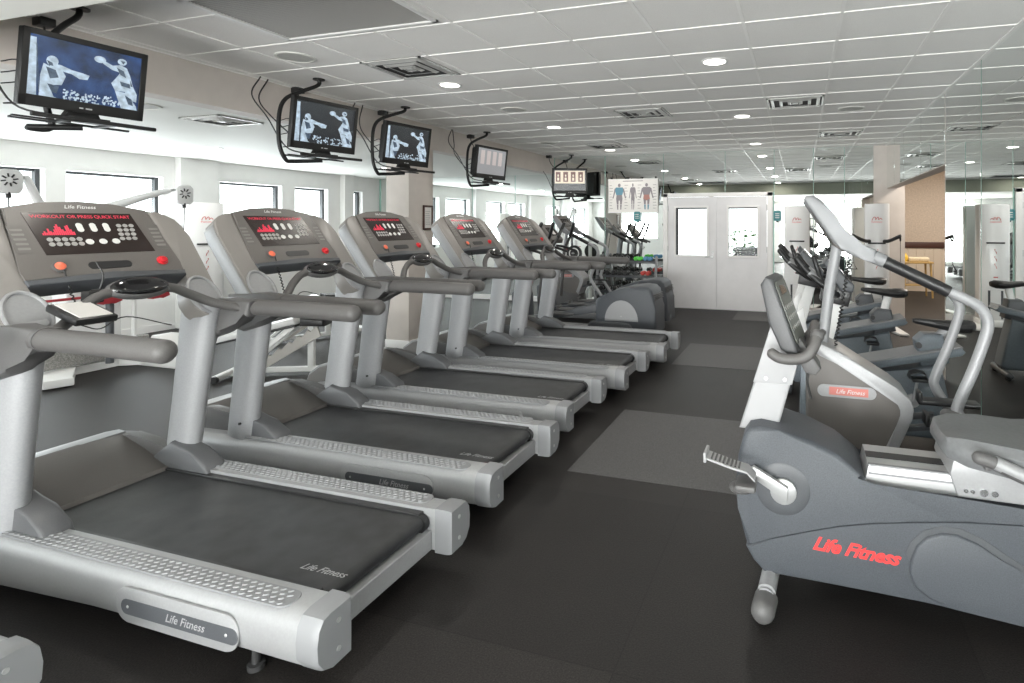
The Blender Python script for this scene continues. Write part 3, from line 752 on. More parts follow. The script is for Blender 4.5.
# hanging wall cables
def cable(x, y, z1, label, sag=.08):
    tag(MB().tube([(x, y, H - .002), (x + .01, y + sag, (H + z1) / 2 + .1), (x + .03, y + .02, (H + z1) / 2 - .05), (x + .12, y + .3, z1)], .006, 6, sm=6).build('hanging_cable', CORD), label, 'cable')
cable(-4.62, 3.95, 2.28, 'thin black cable hanging from the ceiling beside the second television', -.10)
cable(-4.62, 5.12, 2.26, 'thin black cable hanging from the ceiling beside the third television', -.06)
cable(-4.62, 6.82, 2.26, 'thin black cable hanging from the ceiling beside the pale television', .02)

# ------------------------------------------------------------------ ceiling fittings
def downlight(x, y, z, label, on=True, p=26, grp='recessed ceiling lights'):
    o = thing('ceiling_light', label, 'ceiling light', (x, y, z), 0, grp)
    MB().lathe([(.088, -.001), (.108, -.001), (.11, -.005), (.104, -.008), (.089, -.007)], (0, 0, 0), 'z', 28, loop=True).build('trim_ring', WHITE, o)
    MB().lathe([(.02, -.003), (.089, -.003), (.089, -.006), (.02, -.007)], (0, 0, 0), 'z', 24).build('lens', LAMP, o)
    if p:
        l = bpy.data.lights.new('lamp', 'AREA'); l.shape = 'DISK'; l.size = .14; l.energy = p; l.color = (1, .95, .87)
        lo = bpy.data.objects.new('lamp', l); COL.objects.link(lo); lo.location = (x, y, z - .012)
    return o
DLP = 9
for x, y, n in ((-3.16, 4.62, 'round ceiling light over the aisle end of the third treadmill'), (-.66, 4.60, 'round ceiling light nearest the camera over the aisle'), (-.675, 7.03, 'middle round ceiling light over the aisle beyond the square vent'),
                (-.695, 9.50, 'round ceiling light nearest the double door over the aisle'), (-3.19, 7.06, 'round ceiling light between the treadmills and the pale television'), (-3.23, 9.55, 'round ceiling light nearest the anatomy chart'), (-3.16, 2.17, 'round ceiling light over the nearest treadmill, above the frame'), (-.66, 2.17, 'round ceiling light over the recumbent bike end of the aisle, above the frame')):
    downlight(x, y, H, n, p=DLP)
for x, y, n in ((-7.3, 5.45, 'small round light in the low ceiling by the window pilaster'), (-7.0, 8.3, 'small round light in the low ceiling beyond the column'), (-7.3, 2.4, 'small round light in the low ceiling at the near window')):
    downlight(x, y, HB, n, p=DLP, grp='low ceiling lights')
def vent(x, y, z, w, d, label, n=3):
    o = thing('ceiling_vent', label, 'air vent', (x, y, z), 0, 'square ceiling vents')
    MB().box((-w / 2, -d / 2, -.004), (w / 2, d / 2, -.0005)).build('backing', VENTDK, o)
    f = MB()
    def sl(x0, y0, x1, y1, ox, oy, z1=-.016):
        f.loft([[(x0, y0, -.005), (x1, y1, -.005), (x1, y1, -.007), (x0, y0, -.007)], [(x0 + ox, y0 + oy, z1), (x1 + ox, y1 + oy, z1), (x1 + ox, y1 + oy, z1 - .002), (x0 + ox, y0 + oy, z1 - .002)]])
    for k in range(n):
        q = 1 - (k + .45) / n * .9; a, b_ = w / 2 * q, d / 2 * q; t = .034
        sl(-a, -b_, a, -b_, 0, t); sl(-a, b_, a, b_, 0, -t); sl(-a, -b_, -a, b_, t, 0); sl(a, -b_, a, b_, -t, 0)
    f.box((-.03, -.03, -.018), (.03, .03, -.004))
    for lo, hi in (((-w / 2, -d / 2), (w / 2, -d / 2 + .022)), ((-w / 2, d / 2 - .022), (w / 2, d / 2)), ((-w / 2, -d / 2), (-w / 2 + .022, d / 2)), ((w / 2 - .022, -d / 2), (w / 2, d / 2))): f.box((*lo, -.012), (*hi, 0))
    f.build('louvre', METALV, o)
    return o
vent(-3.13, 4.03, H, .58, .55, 'square ceiling vent nearest the second television')
vent(-1.77, 6.5, H, .58, .55, 'square ceiling vent over the end of the fifth treadmill')
vent(-3.1, 9.0, H, .58, .55, 'square ceiling vent nearest the anatomy chart')
vent(-.05, 6.4, H, .58, .55, 'square ceiling vent nearest the right mirror wall')
vent(.55, 8.8, H, .58, .5, 'small square ceiling vent before the beige pier')
vent(-5.25, 4.0, HB, .5, .45, 'square vent in the low ceiling beyond the bulkhead')
# return grille
o = thing('return_grille', 'long louvred return air grille in the ceiling by the near television', 'air grille', (-2.85, 2.75, H))
MB().box((-.6, -.36, -.003), (.6, .36, 0)).build('backing', VENTDK, o)
f = MB()
for k in range(32): 
    yv = -.345 + k * .0222
    f.loft([[(-.585, yv, -.004), (.585, yv, -.004), (.585, yv + .002, -.004), (-.585, yv + .002, -.004)], [(-.585, yv + .011, -.008), (.585, yv + .011, -.008), (.585, yv + .013, -.008), (-.585, yv + .013, -.008)]])
f.build('slat', mat('grille_grey', (.33, .325, .31), .5), o)
f = MB(); 
for lo, hi in (((-.62, -.385), (.62, -.355)), ((-.62, .355), (.62, .385)), ((-.62, -.385), (-.585, .385)), ((.585, -.385), (.62, .385))): f.box((*lo, -.018), (*hi, 0), .003, 1)
f.build('frame', WHITE, o)
def speaker(x, y, z, label):
    o = thing('ceiling_speaker', label, 'speaker', (x, y, z), 0, 'round ceiling speakers')
    MB().lathe([(.125, 0), (.145, 0), (.145, -.006), (.128, -.009)], (0, 0, 0), 'z', 32, loop=True).build('rim', CEILW, o)
    MB().lathe([(.01, -.006), (.125, -.005), (.125, 0)], (0, 0, 0), 'z', 32).build('mesh_cover', mat('speaker_mesh', (.5, .5, .48), .8, nz=.2, ns=400), o)
speaker(-3.80, 3.49, H, 'round ceiling speaker between the return grille and second television')
speaker(.56, 6.95, H, 'round ceiling speaker just beyond the vent near the right mirror')
speaker(-3.15, 5.85, H, 'round ceiling speaker over the third and fourth treadmills')
speaker(-3.9, 8.42, H, 'round ceiling speaker before the last television')
speaker(-5.25, 3.3, HB, 'round speaker in the low ceiling behind the nearest television')

# ------------------------------------------------------------------ wall items
po = thing('anatomy_chart', 'muscle anatomy poster hung on the far mirror left of the doors', 'poster', (-3.03, YF - .03, 2.09))
FP = basis((0, 0, 0), (1, 0, 0), (0, 0, 1), (0, -1, 0))
p = MB(); p.mi = 0; p.box((-.49, -.315, 0), (.49, .315, .012))
cols = {1: BLUEP, 2: REDP, 3: GREYTXT}
def fig(cx, k, thin=1.):
    z0 = .0122
    def pg(pts, mi): p.mi = mi; p.prism([(cx + x * thin, y) for x, y in pts], z0, z0 + .0006, 'z')
    pg(ell(0, .205, .028, .035, 10), 3)
    pg([(-.07, .165), (.07, .165), (.085, .10), (.06, .02), (-.06, .02), (-.085, .10)], 1 if k == 0 else 3)
    for s in (-1, 1): pg([(s * .07, .155), (s * .095, .14), (s * .125, .0), (s * .14, -.04), (s * .115, -.045), (s * .085, .06)], 3)
    pg([(-.055, .02), (.055, .02), (.065, -.06), (.0, -.09), (-.065, -.06)], 2 if k == 2 else 3)
    for s in (-1, 1):
        pg([(s * .062, -.06), (s * .012, -.07), (s * .015, -.16), (s * .05, -.16)], 3); pg([(s * .05, -.165), (s * .016, -.165), (s * .02, -.26), (s * .04, -.26)], 1 if k == 2 else 3)
fig(-.27, 0); fig(0, 1, .55); fig(.27, 2)
p.mi = 3
for cx in (-.43, -.13, .13, .43):
    for k in range(9): p.box((cx - .035, -.24 + k * .055, .0122), (cx + random.uniform(.0, .04), -.232 + k * .055, .0127))
p.box((-.2, .275, .0122), (.2, .29, .0127))
p.build('sheet', [PAPER, mat('print_blue', (.12, .27, .36), .6), mat('print_red', (.42, .20, .17), .6), mat('print_grey', (.24, .22, .24), .6)], po, FP)
MB().box((-.50, .305, -.004), (.50, .325, .018), .003).box((-.50, -.325, -.004), (.50, -.305, .018), .003).build('hanging_strip', WHITE, po, FP)
for s in (-1, 1): MB().box((s * .44 - .012, .315, -.01), (s * .44 + .012, .36, .01), .003).build('hook', BLACK, po, FP)
fr = thing('picture_frame', 'small brown framed notice on the side of the beige column', 'picture frame', (XB + .03, 6.30, 1.64))
FX = basis((0, 0, 0), (0, 1, 0), (0, 0, 1), (1, 0, 0))
q = MB()
for lo, hi in (((-.10, -.16), (-.075, .16)), ((.075, -.16), (.10, .16)), ((-.10, -.16), (.10, -.135)), ((-.10, .135), (.10, .16))): q.box((*lo, 0), (*hi, .02), .003, 1)
q.build('moulding', WOODD, fr, FX); MB().box((-.08, -.14, .004), (.08, .14, .008)).build('sheet', PAPER, fr, FX)
q = MB()
for k in range(7): q.box((-.05, -.09 + k * .028, .008), (.05 - (k % 3) * .012, -.084 + k * .028, .0085))
q.build('lettering', GREYTXT, fr, FX)
for x, lb in ((-2.94, 'teal wall dispenser on the mirror below the anatomy chart'), (-.38, 'teal wall dispenser on the mirror beside the right door leaf')):
    o = thing('wall_dispenser', lb, 'dispenser', (x, YF - .006, 1.70), 0, 'teal dispensers beside the doors')
    MB().prism(rrect(-.062, -.09, .062, .09, .025, 5), 0, .07, 'z', .012, 2).build('housing', TEAL, o, FP)
    q = MB()
    for k in range(3): q.prism(rrect(-.035, .03 - k * .035, .035, .042 - k * .035, .005, 3), .07, .0715, 'z')
    q.build('lettering', WHTXT, o, FP)
    MB().box((-.02, -.11, .015), (.02, -.088, .05), .004).build('nozzle', BLACK, o, FP)
# framed notice on the near wall seen in the mirror
o = thing('picture_frame', 'grey framed notice on the wall behind the camera, seen in the far mirror', 'picture frame', (.485, YN + .002, 1.62))
FN = basis((0, 0, 0), (-1, 0, 0), (0, 0, 1), (0, 1, 0))
q = MB()
for lo, hi in (((-.12, -.17), (-.09, .17)), ((.09, -.17), (.12, .17)), ((-.12, -.17), (.12, -.14)), ((-.12, .14), (.12, .17))): q.box((*lo, 0), (*hi, .02), .003, 1)
q.build('moulding', GREYPL, o, FN); MB().box((-.1, -.15, .002), (.1, .15, .006)).build('sheet', PAPER, o, FN)

#@@EQUIP@@
# ------------------------------------------------------------------ recumbent bike (world x, z; side face at y 2.42)
COLM = mat('column_white', (.36, .36, .37), .5)
CONS = mat('console_grey', (.075, .076, .08), .45, nz=.08, ns=250)
RBK = thing('recumbent_bike', 'charcoal recumbent exercise bike in the right foreground with red lettering', 'exercise bike', (.5, 2.58, 0))
ox, oy = .5, 2.58
def rp(pts): return [(x - ox, z) for x, z in pts]
ya, yb = -.16, .17
out = [(-.145, .118), (-.19, .16), (-.22, .23), (-.25, .36), (-.258, .47), (-.25, .58), (-.228, .665), (-.205, .70), (-.16, .712), (-.083, .703), (.039, .675), (.149, .628), (.234, .563), (.262, .512), (1.25, .512), (1.30, .47), (1.30, .12), (.79, .09), (.471, .113)]
body = MB().prism(rp(out), ya, yb, 'y', .022, 3).build('body_shroud', CHAR, RBK)
# lower raised shell with its arc, and the round lobe
low = [(-.14, .116), (-.185, .16), (-.216, .212), (-.1, .262), (.039, .312), (.15, .35), (.263, .378), (.42, .408), (.6, .436), (.78, .452), (1.28, .46), (1.30, .13), (.79, .088), (.471, .111)]
MB().prism(rp(low), ya - .012, yb + .012, 'y', .010, 3).build('lower_shell', CHAR, body)
lob = [(.40, .22), (.405, .27), (.425, .325), (.46, .365), (.51, .388), (.565, .39), (.63, .368), (.70, .325), (.783, .275), (.95, .22), (1.2, .2), (1.2, .10), (.79, .094), (.55, .113), (.47, .13), (.42, .165)]
MB().prism(rp(lob), ya - .026, yb + .026, 'y', .012, 3).build('wheel_cover', CHAR, body)
bl_ = MB(); bl_.prism(rp([(.40, .26), (.388, .29), (.405, .335), (.45, .385), (.51, .412), (.575, .412), (.65, .385), (.73, .335), (.82, .285), (.82, .26), (.79, .26), (.70, .31), (.63, .35), (.56, .372), (.51, .37), (.46, .345), (.43, .30), (.425, .28)]), ya - .0145, ya - .010, 'y', .001, 1)
bl_.build('cover_groove', DKPL, body)
text('side_lettering', 'Life Fitness', .075, REDTXT, RBK, frame((.205 - ox, ya - .0125, .264), (1, 0, -.035), (.035, 0, 1)), shear=.42, ext=.001, bold=.0022, space=.95)
# crank housing arc, crank and pedal
MB().lathe([(.108, 0), (.10, -.004), (.06, -.0035), (.01, -.003)], (-.068 - ox, ya, .465), 'y', 36).build('crank_ring', DKPL, body)
ck = MB().lathe([(.052, -.01), (.052, -.022), (.046, -.026), (.01, -.027)], (-.065 - ox, ya, .463), 'y', 30).build('crank', STEEL, RBK)
MB().prism([(-.05 - ox, .435), (-.045 - ox, .492), (-.18 - ox, .562), (-.21 - ox, .54), (-.19 - ox, .517)], ya - .05, ya - .022, 'y', .006, 2).build('crank_arm', STEEL, ck)
pd = MB().box((-.245 - ox, ya - .17, .505), (-.165 - ox, ya - .055, .53), .008)
pd.ball((-.225 - ox, ya - .11, .50), (.05, .055, .016), 14, 8)
pdo = pd.build('pedal', GREYPL, ck)
sp_ = MB(); Pst = [(-.17, .545), (-.20, .575), (-.26, .585), (-.33, .603), (-.365, .612)]
sp_.loft([[(x - ox, ya - .145, z - .004), (x - ox, ya - .065, z - .004), (x - ox, ya - .065, z + .004), (x - ox, ya - .145, z + .004)] for x, z in Pst])
sp_.box((-.372 - ox, ya - .15, .595), (-.36 - ox, ya - .06, .635), .003)
st_ = sp_.build('pedal_strap', mat('strap_grey', (.33, .33, .335), .5), pdo)
q = MB()
for k in range(8): q.box((-.235 - k * .0155 - ox, ya - .135, .5815 + k * .0036), (-.228 - k * .0155 - ox, ya - .075, .588 + k * .0036))
q.build('strap_slot', BLACK, pdo)
# front stabiliser
MB().tube([(-.10 - ox, .22, .10), (-.13 - ox, ya - .10, .075)], .032, 14).build('stabilizer', SILVER, RBK)
MB().tube([(-.105 - ox, .0, .112), (-.128 - ox, ya - .085, .082)], .036, 14).build('stabilizer_sleeve', SILVER2, RBK)
MB().tube([(-.129 - ox, ya - .08, .055), (-.138 - ox, ya - .155, .050)], .046, 20, cap='end').build('stabilizer_wheel', GREYPL, RBK)
MB().tube([(1.15 - ox, -.3, .045), (1.15 - ox, .3, .045)], .04, 14, cap='round').box((1.1 - ox, -.05, .06), (1.2 - ox, .05, .16), .01).build('rear_foot', GREYPL, RBK)
# column
MB().prism(rp([(-.255, .66), (-.095, .655), (-.004, 1.0), (-.04, 1.10), (-.12, 1.10)]), -.055, .045, 'y', .012, 3).build('column', COLM, RBK)
MB().prism(rp([(-.195, .868), (-.032, .868), (.002, 1.0), (-.02, 1.10), (-.12, 1.12)]), -.062, .052, 'y', .008, 2).build('column_collar', COLM, RBK)
q = MB()
for x in (-.14, -.062): q.cyl((x - ox, -.066, .89), (x - ox, -.06, .89), .008, 12)
q.build('column_screw', STEEL, RBK)
# console: leaning box whose display faces the rider
ua = V((.35, 0, -.94)).normalized()
Mc = frame((-.075 - ox, -.005, 1.175), (.14, .99, 0), tuple(-ua))   # local x across, y up the face, z towards the rider
side = [(-.185, -.0), (-.17, .030), (.145, .033), (.165, .01), (.14, -.022), (-.02, -.045), (-.14, -.035)]
cs = MB().prism([(b_, a) for a, b_ in side], -.13, .13, 'y', .012, 3)
Mcs = basis(Mc.translation, Mc.col[2].xyz, Mc.col[0].xyz, Mc.col[1].xyz)
cso = cs.build('console', CONS, RBK, Mcs)
MB().prism(rrect(-.11, -.14, .11, .13, .02, 4), .0335, .0375, 'z', .001, 1).build('console_face', mat('face_olive', (.12, .125, .11), .4, nz=.1, ns=60), cso, Mcs.inverted() @ Mc)
MB().box((-.06, .07, .036), (.06, .11, .0385), .001, 1).build('display_window', GLOSSBLK, cso, Mcs.inverted() @ Mc)
q = MB()
for r in range(3):
    for k in range(5): q.prism(ell(-.08 + k * .04, -.075 + r * .045, .012, .01, 10), .037, .0395, 'z')
q.build('keypad', BTN, cso, Mcs.inverted() @ Mc)
MB().prism(rp([(-.04, 1.04), (.0, 1.075), (.085, .95), (.06, .92), (.02, .93)]), -.08, .07, 'y', .01, 2).build('console_neck', GREYPL, RBK)
MB().tube([(.055 - ox, -.03, 1.0), (.03 - ox, -.06, .90), (.045 - ox, -.10, .83)], .006, 6, sm=5).build('headset_lead', CORD, RBK)
for s in (-1, 1):
    c0 = -.005
    MB().tube([(.03 - ox, c0, .995), (.045 - ox, c0 + s * .05, 1.03), (.062 - ox, c0 + s * .10, 1.085), (.065 - ox, c0 + s * .14, 1.10), (.052 - ox, c0 + s * .175, 1.06), (.02 - ox, c0 + s * .185, 1.022), (-.03 - ox, c0 + s * .185, 1.008), (-.08 - ox, c0 + s * .18, 1.01), (-.11 - ox, c0 + s * .175, 1.025)], .022, 14, sm=5, cap='round').build('handlebar', ARMREST, RBK)
MB().ball((.067 - ox, -.145, 1.10), (.028, .028, .028), 14, 10).build('grip_knob', GREYPL, RBK)
# seat rail, carriage, seat
MB().prism(rp([(.245, .508), (.262, .588), (1.28, .588), (1.28, .508)]), -.12, .12, 'y', .006, 2).build('seat_rail', STEEL, RBK)
MB().box((.262 - ox, -.125, .556), (1.28 - ox, -.118, .562)).box((.262 - ox, -.118, .585), (1.28 - ox, -.10, .593)).build('rail_edge', SILVERD, RBK)
MB().prism(rp([(.262, .589), (1.28, .589), (1.28, .592), (.262, .592)]), -.03, .03, 'y').build('rail_slot', BLACK, RBK)
cg = MB().prism(rp([(.575, .515), (.548, .60), (.56, .655), (.70, .655), (.72, .605), (1.2, .60), (1.2, .515)]), -.14, .14, 'y', .006, 2).build('seat_carriage', SILVER2, RBK)
for x, r in ((.60, .008), (.622, .008), (.66, .014), (.695, .012), (.84, .012)): MB().cyl((x - ox, -.146, .545), (x - ox, -.138, .545), r, 14).build('bolt', CHROME, cg)
def seatsec(x, zt, zb, hw, r):
    P = []
    for a, b_ in ((-hw + r * .3, zb), (-hw, zb + r), (-hw, zt - r * 1.3), (-hw + r, zt - .004), (-hw * .4, zt - .012), (0, zt - .016), (hw * .4, zt - .012), (hw - r, zt - .004), (hw, zt - r * 1.3), (hw, zb + r), (hw - r * .3, zb)): P.append((x - ox, a, b_))
    return P
MB().loft([seatsec(.525, .715, .675, .10, .015), seatsec(.54, .738, .66, .14, .022), seatsec(.60, .748, .645, .18, .026), seatsec(.72, .745, .635, .215, .028), seatsec(.85, .735, .63, .225, .028), seatsec(1.0, .75, .63, .225, .028), seatsec(1.06, .72, .65, .2, .026)]).build('seat', mat('seat_vinyl', (.15, .155, .16), .42, nz=.08, ns=60), RBK)
bk = MB().loft([[(x - ox, a, z) for a in ()] or [(x - ox - d_, a, z) for a, d_ in ((-.21, 0), (-.12, .03), (0, .035), (.12, .03), (.21, 0), (.21, -.06), (0, -.04), (-.21, -.06))] for x, z in ((1.05, .80), (1.10, .98), (1.16, 1.16), (1.19, 1.24))]).build('backrest', GREYPL, RBK)
for s in (-1, 1):
    yh = s * .245
    MB().tube([(1.05 - ox, yh, .60), (.80 - ox, yh, .645), (.66 - ox, yh, .70), (.615 - ox, yh, .712)], .024, 14, sm=4, cap='end').build('seat_handle', GREYPL, RBK)
    MB().tube([(.775 - ox, yh, .655), (.665 - ox, yh, .700)], .0255, 14).build('pulse_grip', SILVER2, RBK)
    MB().box((.635 - ox, min(yh, s * .2), .665), (.66 - ox, max(yh, s * .2), .70), .008).build('handle_stay', GREYPL, RBK)

# ------------------------------------------------------------------ steppers
def make_stepper(label, loc, rz=0):
    """front towards -x; origin on the floor below the console, centre line"""
    T = thing('stair_stepper', label, 'stepper', loc, rz, None)
    h = [(.03, .06), (.03, .90), (.10, .905), (.205, .86), (.474, .69), (.535, .635), (.55, .59), (.54, .54), (.455, .34), (.56, .06)]
    b = MB().prism(h, -.15, .15, 'y', .02, 3).build('body_shroud', TAUPE, T)
    MB().prism([(.035, .055), (.035, .42), (.30, .36), (.47, .345), (.56, .055)], -.156, .156, 'y', .01, 2).build('lower_shell', GREYPL, b)
    MB().prism([(.0, .06), (.0, .88), (.05, .90), (.05, .06)], -.13, .13, 'y', .015, 2).build('front_cover', BLUEGREY, b)
    bd = [(.07, .905), (.10, .912), (.21, .868), (.48, .70), (.545, .648), (.563, .595), (.555, .54), (.47, .335), (.43, .385), (.505, .56), (.505, .59), (.485, .615), (.44, .655), (.19, .805), (.10, .845), (.07, .86)]
    MB().prism(bd, -.162, .162, 'y', .008, 2).build('trim_band', SILVER2, T)
    for s in (1, -1):
        lo, hi = sorted((s * .149, s * .1535)); po_ = MB().prism(rrect(.09, .625, .385, .69, .031, 6), lo, hi, 'y', .001, 1).build('name_plate', SILVER2, T)
    Mt_ = frame((.235, -.1538, .657), (1, 0, 0), (0, 0, 1))
    MB().box((.15, -.1545, .637), (.345, -.153, .68)).build('plate_field', mat('plate_red', (.62, .20, .17), .4), po_)
    text('plate_lettering', 'Life Fitness', .032, WHTXT, po_, frame((.255, -.1548, .657), (1, 0, 0), (0, 0, 1)), shear=.3)
    MB().tube([(.11, -.03, .80), (.16, 0, 1.2), (.20, 0, 1.44)], .034, 14, ry=.03).build('mast', SILVER, T)
    q = []
    for k in range(90): q.append((.155 + .0014 * k * .62, -.045 + .009 * math.cos(k * 1.7), .86 + .0058 * k + .0 * math.sin(k)))
    q = [(x + .03 + .009 * math.sin(k * 1.7), y_, z) for k, (x, y_, z) in enumerate(q)]
    MB().tube(q, .0042, 6).build('coiled_cord', CORD, T)
    MB().tube([(.05, -.12, .905), (.08, -.11, .93), (.12, -.05, .95), (.12, .05, .95)], .02, 10, sm=4).build('mast_collar', GREYPL, T)
    # boomerang shaped console with side arms
    side = [(.018, 1.685), (.028, 1.703), (.062, 1.708), (.10, 1.685), (.155, 1.625), (.22, 1.53), (.255, 1.475), (.31, 1.45), (.37, 1.425), (.37, 1.35), (.31, 1.372), (.24, 1.40), (.20, 1.43), (.16, 1.465)]
    for s in (1, -1):
        lo, hi = sorted((s * .225, s * .285)); MB().prism(side, lo, hi, 'y', .018, 3).build('console_arm', SILVERD, T)
    MB().prism([(.03, 1.68), (.06, 1.70), (.11, 1.665), (.25, 1.47), (.22, 1.41), (.17, 1.44)], -.235, .235, 'y', .012, 2).build('console', TAUPE, T)
    Mf = frame((.175, 0, 1.575), (0, 1, 0), (-.58, 0, .81))
    MB().prism(rrect(-.15, -.075, .15, .085, .015, 3), .0, .006, 'z').build('display_window', DISP, T, Mf)
    q = MB()
    for r in range(3):
        for k in range(6): q.prism(ell(-.1 + k * .04, -.05 + r * .03, .012, .01, 10), .006, .009, 'z')
    q.build('keypad', BTN, T, Mf)
    for s in (1, -1):
        yv = s * .255
        MB().tube([(.36, yv, 1.389), (.41, yv, 1.366)], .034, 16).build('rail_socket', SILVERD, T)
        MB().tube([(.405, yv, 1.368), (.70, yv, 1.222)], .0305, 16).build('rail_grip', BLACK, T)
        MB().tube([(.695, yv, 1.225), (.76, yv, 1.195), (.835, yv, 1.15), (.868, yv, 1.08), (.855, yv, 1.0), (.805, yv, .84), (.745, yv, .68), (.742, yv, .62), (.80, yv, .52), (.93, yv, .34), (1.06, yv, .14)], .0265, 16, sm=5).build('handrail', SILVER, T)
        lo, hi = sorted((s * .045, s * .14))
        MB().prism([(.42, .44), (.44, .47), (.70, .52), (.70, .49)], s * .09 - .02, s * .09 + .02, 'y', .005).build('pedal_lever', DKPL, T)
        MB().box((.62, lo, .535 + s * .03), (.92, hi, .56 + s * .03), .006).box((.62, lo, .54 + s * .03), (.64, hi, .60 + s * .03), .004).build('foot_pedal', BLACK, T)
    MB().prism([(.05, .03), (.05, .09), (.5, .09), (1.1, .16), (1.12, .12), (1.12, .03)], -.07, .07, 'y', .01).build('base', DKPL, T)
    MB().tube([(1.06, -.30, .10), (1.06, .30, .10)], .035, 14, cap='round').tube([(.10, -.28, .06), (.10, .28, .06)], .035, 14, cap='round').build('cross_foot', GREYPL, T)
    for s in (1, -1): MB().lathe([(.03, 0), (.03, .03), (.02, .03), (.02, .08)], (1.06, s * .26, 0), 'z', 14).build('rubber_foot', RUBBER, T); MB().lathe([(.03, 0), (.03, .03), (.02, .03), (.02, .05)], (.10, s * .24, 0), 'z', 14).build('rubber_foot', RUBBER, T)
    return T
s1 = make_stepper('grey stair stepper behind the recumbent bike, with a pale name plate on its side', (0, 3.40, 0))
s2 = copy_tree(s1); s2.location = (-4.13, 9.27, 0); s2['label'] = 'stair stepper behind the cross trainers, standing before the far mirror'

# ------------------------------------------------------------------ upright bikes
def make_bike(label, loc, post=.2, postmat=None, rz=0, dx=0., horns=True):
    """front towards -x; origin on floor at body centre"""
    T = thing('upright_bike', label, 'exercise bike', loc, rz, None)
    b = MB().prism([(-.42, .10), (-.40, .32), (-.30, .45), (-.08, .50), (.22, .55), (.40, .60), (.50, .12), (.46, .08), (-.40, .08)], -.12, .12, 'y', .03, 3).build('body_shroud', BLUEGREY, T)
    MB().prism([(-.36, .46), (-.36, .51), (.52, .72), (.545, .69), (.52, .665)], -.135, .135, 'y', .008, 2).build('top_rail', BLUEGREY, T)
    MB().prism([(-.36, .508), (-.35, .522), (.52, .732), (.53, .722)], -.14, .14, 'y', .003, 1).build('rail_strip', SILVERD, T)
    MB().prism([(.28, .55), (.25, .74), (.30, .79), (.42, .79), (.46, .60)], -.085, .085, 'y', .02, 3).build('seat_mount', BLUEGREY if post < .1 else DKPL, T)
    MB().tube([(.36, 0, .72), (.36 + post * .38 + dx, 0, .80 + post)], .03, 12, ry=.036).build('seat_post', postmat or WHITE, T)
    sx, sz = .33 + post * .38 + dx, .835 + post
    def sec(x, hw, zt, th):
        return [(sx + x, hw * math.cos(2 * PI * k / 14), zt - th + th * max(-.75, math.sin(2 * PI * k / 14)) + (.004 if abs(math.cos(2 * PI * k / 14)) > .7 else 0)) for k in range(14)]
    MB().loft([sec(-.20, .015, sz + .02, .014), sec(-.18, .028, sz + .026, .022), sec(-.08, .04, sz + .022, .03), sec(.02, .075, sz + .018, .038), sec(.09, .11, sz + .024, .045), sec(.15, .10, sz + .026, .045), sec(.185, .05, sz + .015, .03)]).build('saddle', BLACK, T)
    MB().cyl((.26, -.10, .72), (.26, -.13, .72), .02, 14).tube([(.26, -.08, .72), (.26, -.12, .72)], .01, 10).build('adjuster_knob', BLACK, T)
    cr = MB().cyl((.22, -.122, .34), (.22, -.145, .34), .045, 20).cyl((.22, .122, .34), (.22, .145, .34), .045, 20).build('crank', STEEL, T)
    for s, a in ((-1, 80), (1, 260)):
        ex, ez = .22 + .17 * math.cos(R(a)), .34 + .17 * math.sin(R(a))
        ca = MB().tube([(.22, s * .155, .34), (ex, s * .155, ez)], .014, 10, ry=.01).build('crank_arm', STEEL, T)
        MB().box((ex - .05, s * .21 - .045, ez - .012), (ex + .05, s * .21 + .045, ez + .012), .006).loft([[(ex - .02 + dx, s * .21 - .05, ez + z), (ex - .02 + dx, s * .21 + .05, ez + z), (ex - .02 + dx, s * .21 + .05, ez + z + .004), (ex - .02 + dx, s * .21 - .05, ez + z + .004)] for dx, z in ((-.05, .01), (-.04, .04), (.0, .055), (.05, .045), (.06, .01))]).build('pedal', BLACK, ca)
    MB().prism([(-.42, .30), (-.44, .62), (-.50, .66), (-.53, .10), (-.44, .08)], -.08, .08, 'y', .015).build('front_cover', DKPL, T)
    MB().box((-.515, -.081, .50), (-.46, -.0805, .53)).build('red_badge', REDTXT, T)
    # white mast, console and long bars
    MB().prism([(-.46, .50), (-.34, .50), (-.22, .98), (-.30, 1.02)], -.045, .045, 'y', .01, 2).build('mast', WHITE, T)
    MB().prism([(-.44, .46), (-.28, .46), (-.33, .78), (-.40, .72)], -.055, .055, 'y', .008, 2).build('mast_plate', WHITEG, T)
    MB().prism([(-.38, 1.0), (-.19, .96), (-.16, 1.08), (-.2, 1.12), (-.36, 1.12)], -.11, .11, 'y', .015, 2).build('handlebar_clamp', BLACK, T)
    c = MB().prism([(-.36, 1.27), (-.33, 1.31), (-.15, 1.12), (-.16, 1.07), (-.24, 1.07)], -.14, .14, 'y', .015, 3).build('console', DKPL, T)
    MB().prism(rrect(-.10, -.06, .10, .07, .012, 3), 0, .005, 'z').build('display_window', GLOSSBLK, c, frame((-.237, 0, 1.219), (0, 1, 0), (-.68, 0, .73)))
    for s in (-1, 1):
        hb = MB() if not horns else MB().tube([(-.26, s * .08, 1.04), (-.20, s * .20, 1.05), (-.12, s * .24, 1.04), (-.0, s * .24, 1.02), (.06, s * .23, 1.05), (.06, s * .20, 1.09)], .019, 12, sm=5, cap='end')
        hb.tube([(-.26, s * .06, 1.04), (-.28, s * .17, 1.06), (-.36, s * .22, 1.12), (-.47, s * .22, 1.22), (-.54, s * .21, 1.31)], .022, 12, sm=5, cap='end').tube([(-.36, s * .22, 1.12), (-.38, s * .12, 1.17), (-.42, s * .10, 1.30)], .018, 10, sm=4, cap='end').build('handlebar', BLACK, T)
        MB().tube([(-.40, s * .22, 1.155), (-.46, s * .22, 1.21)], .0235, 12).build('pulse_grip', SILVER2, T)
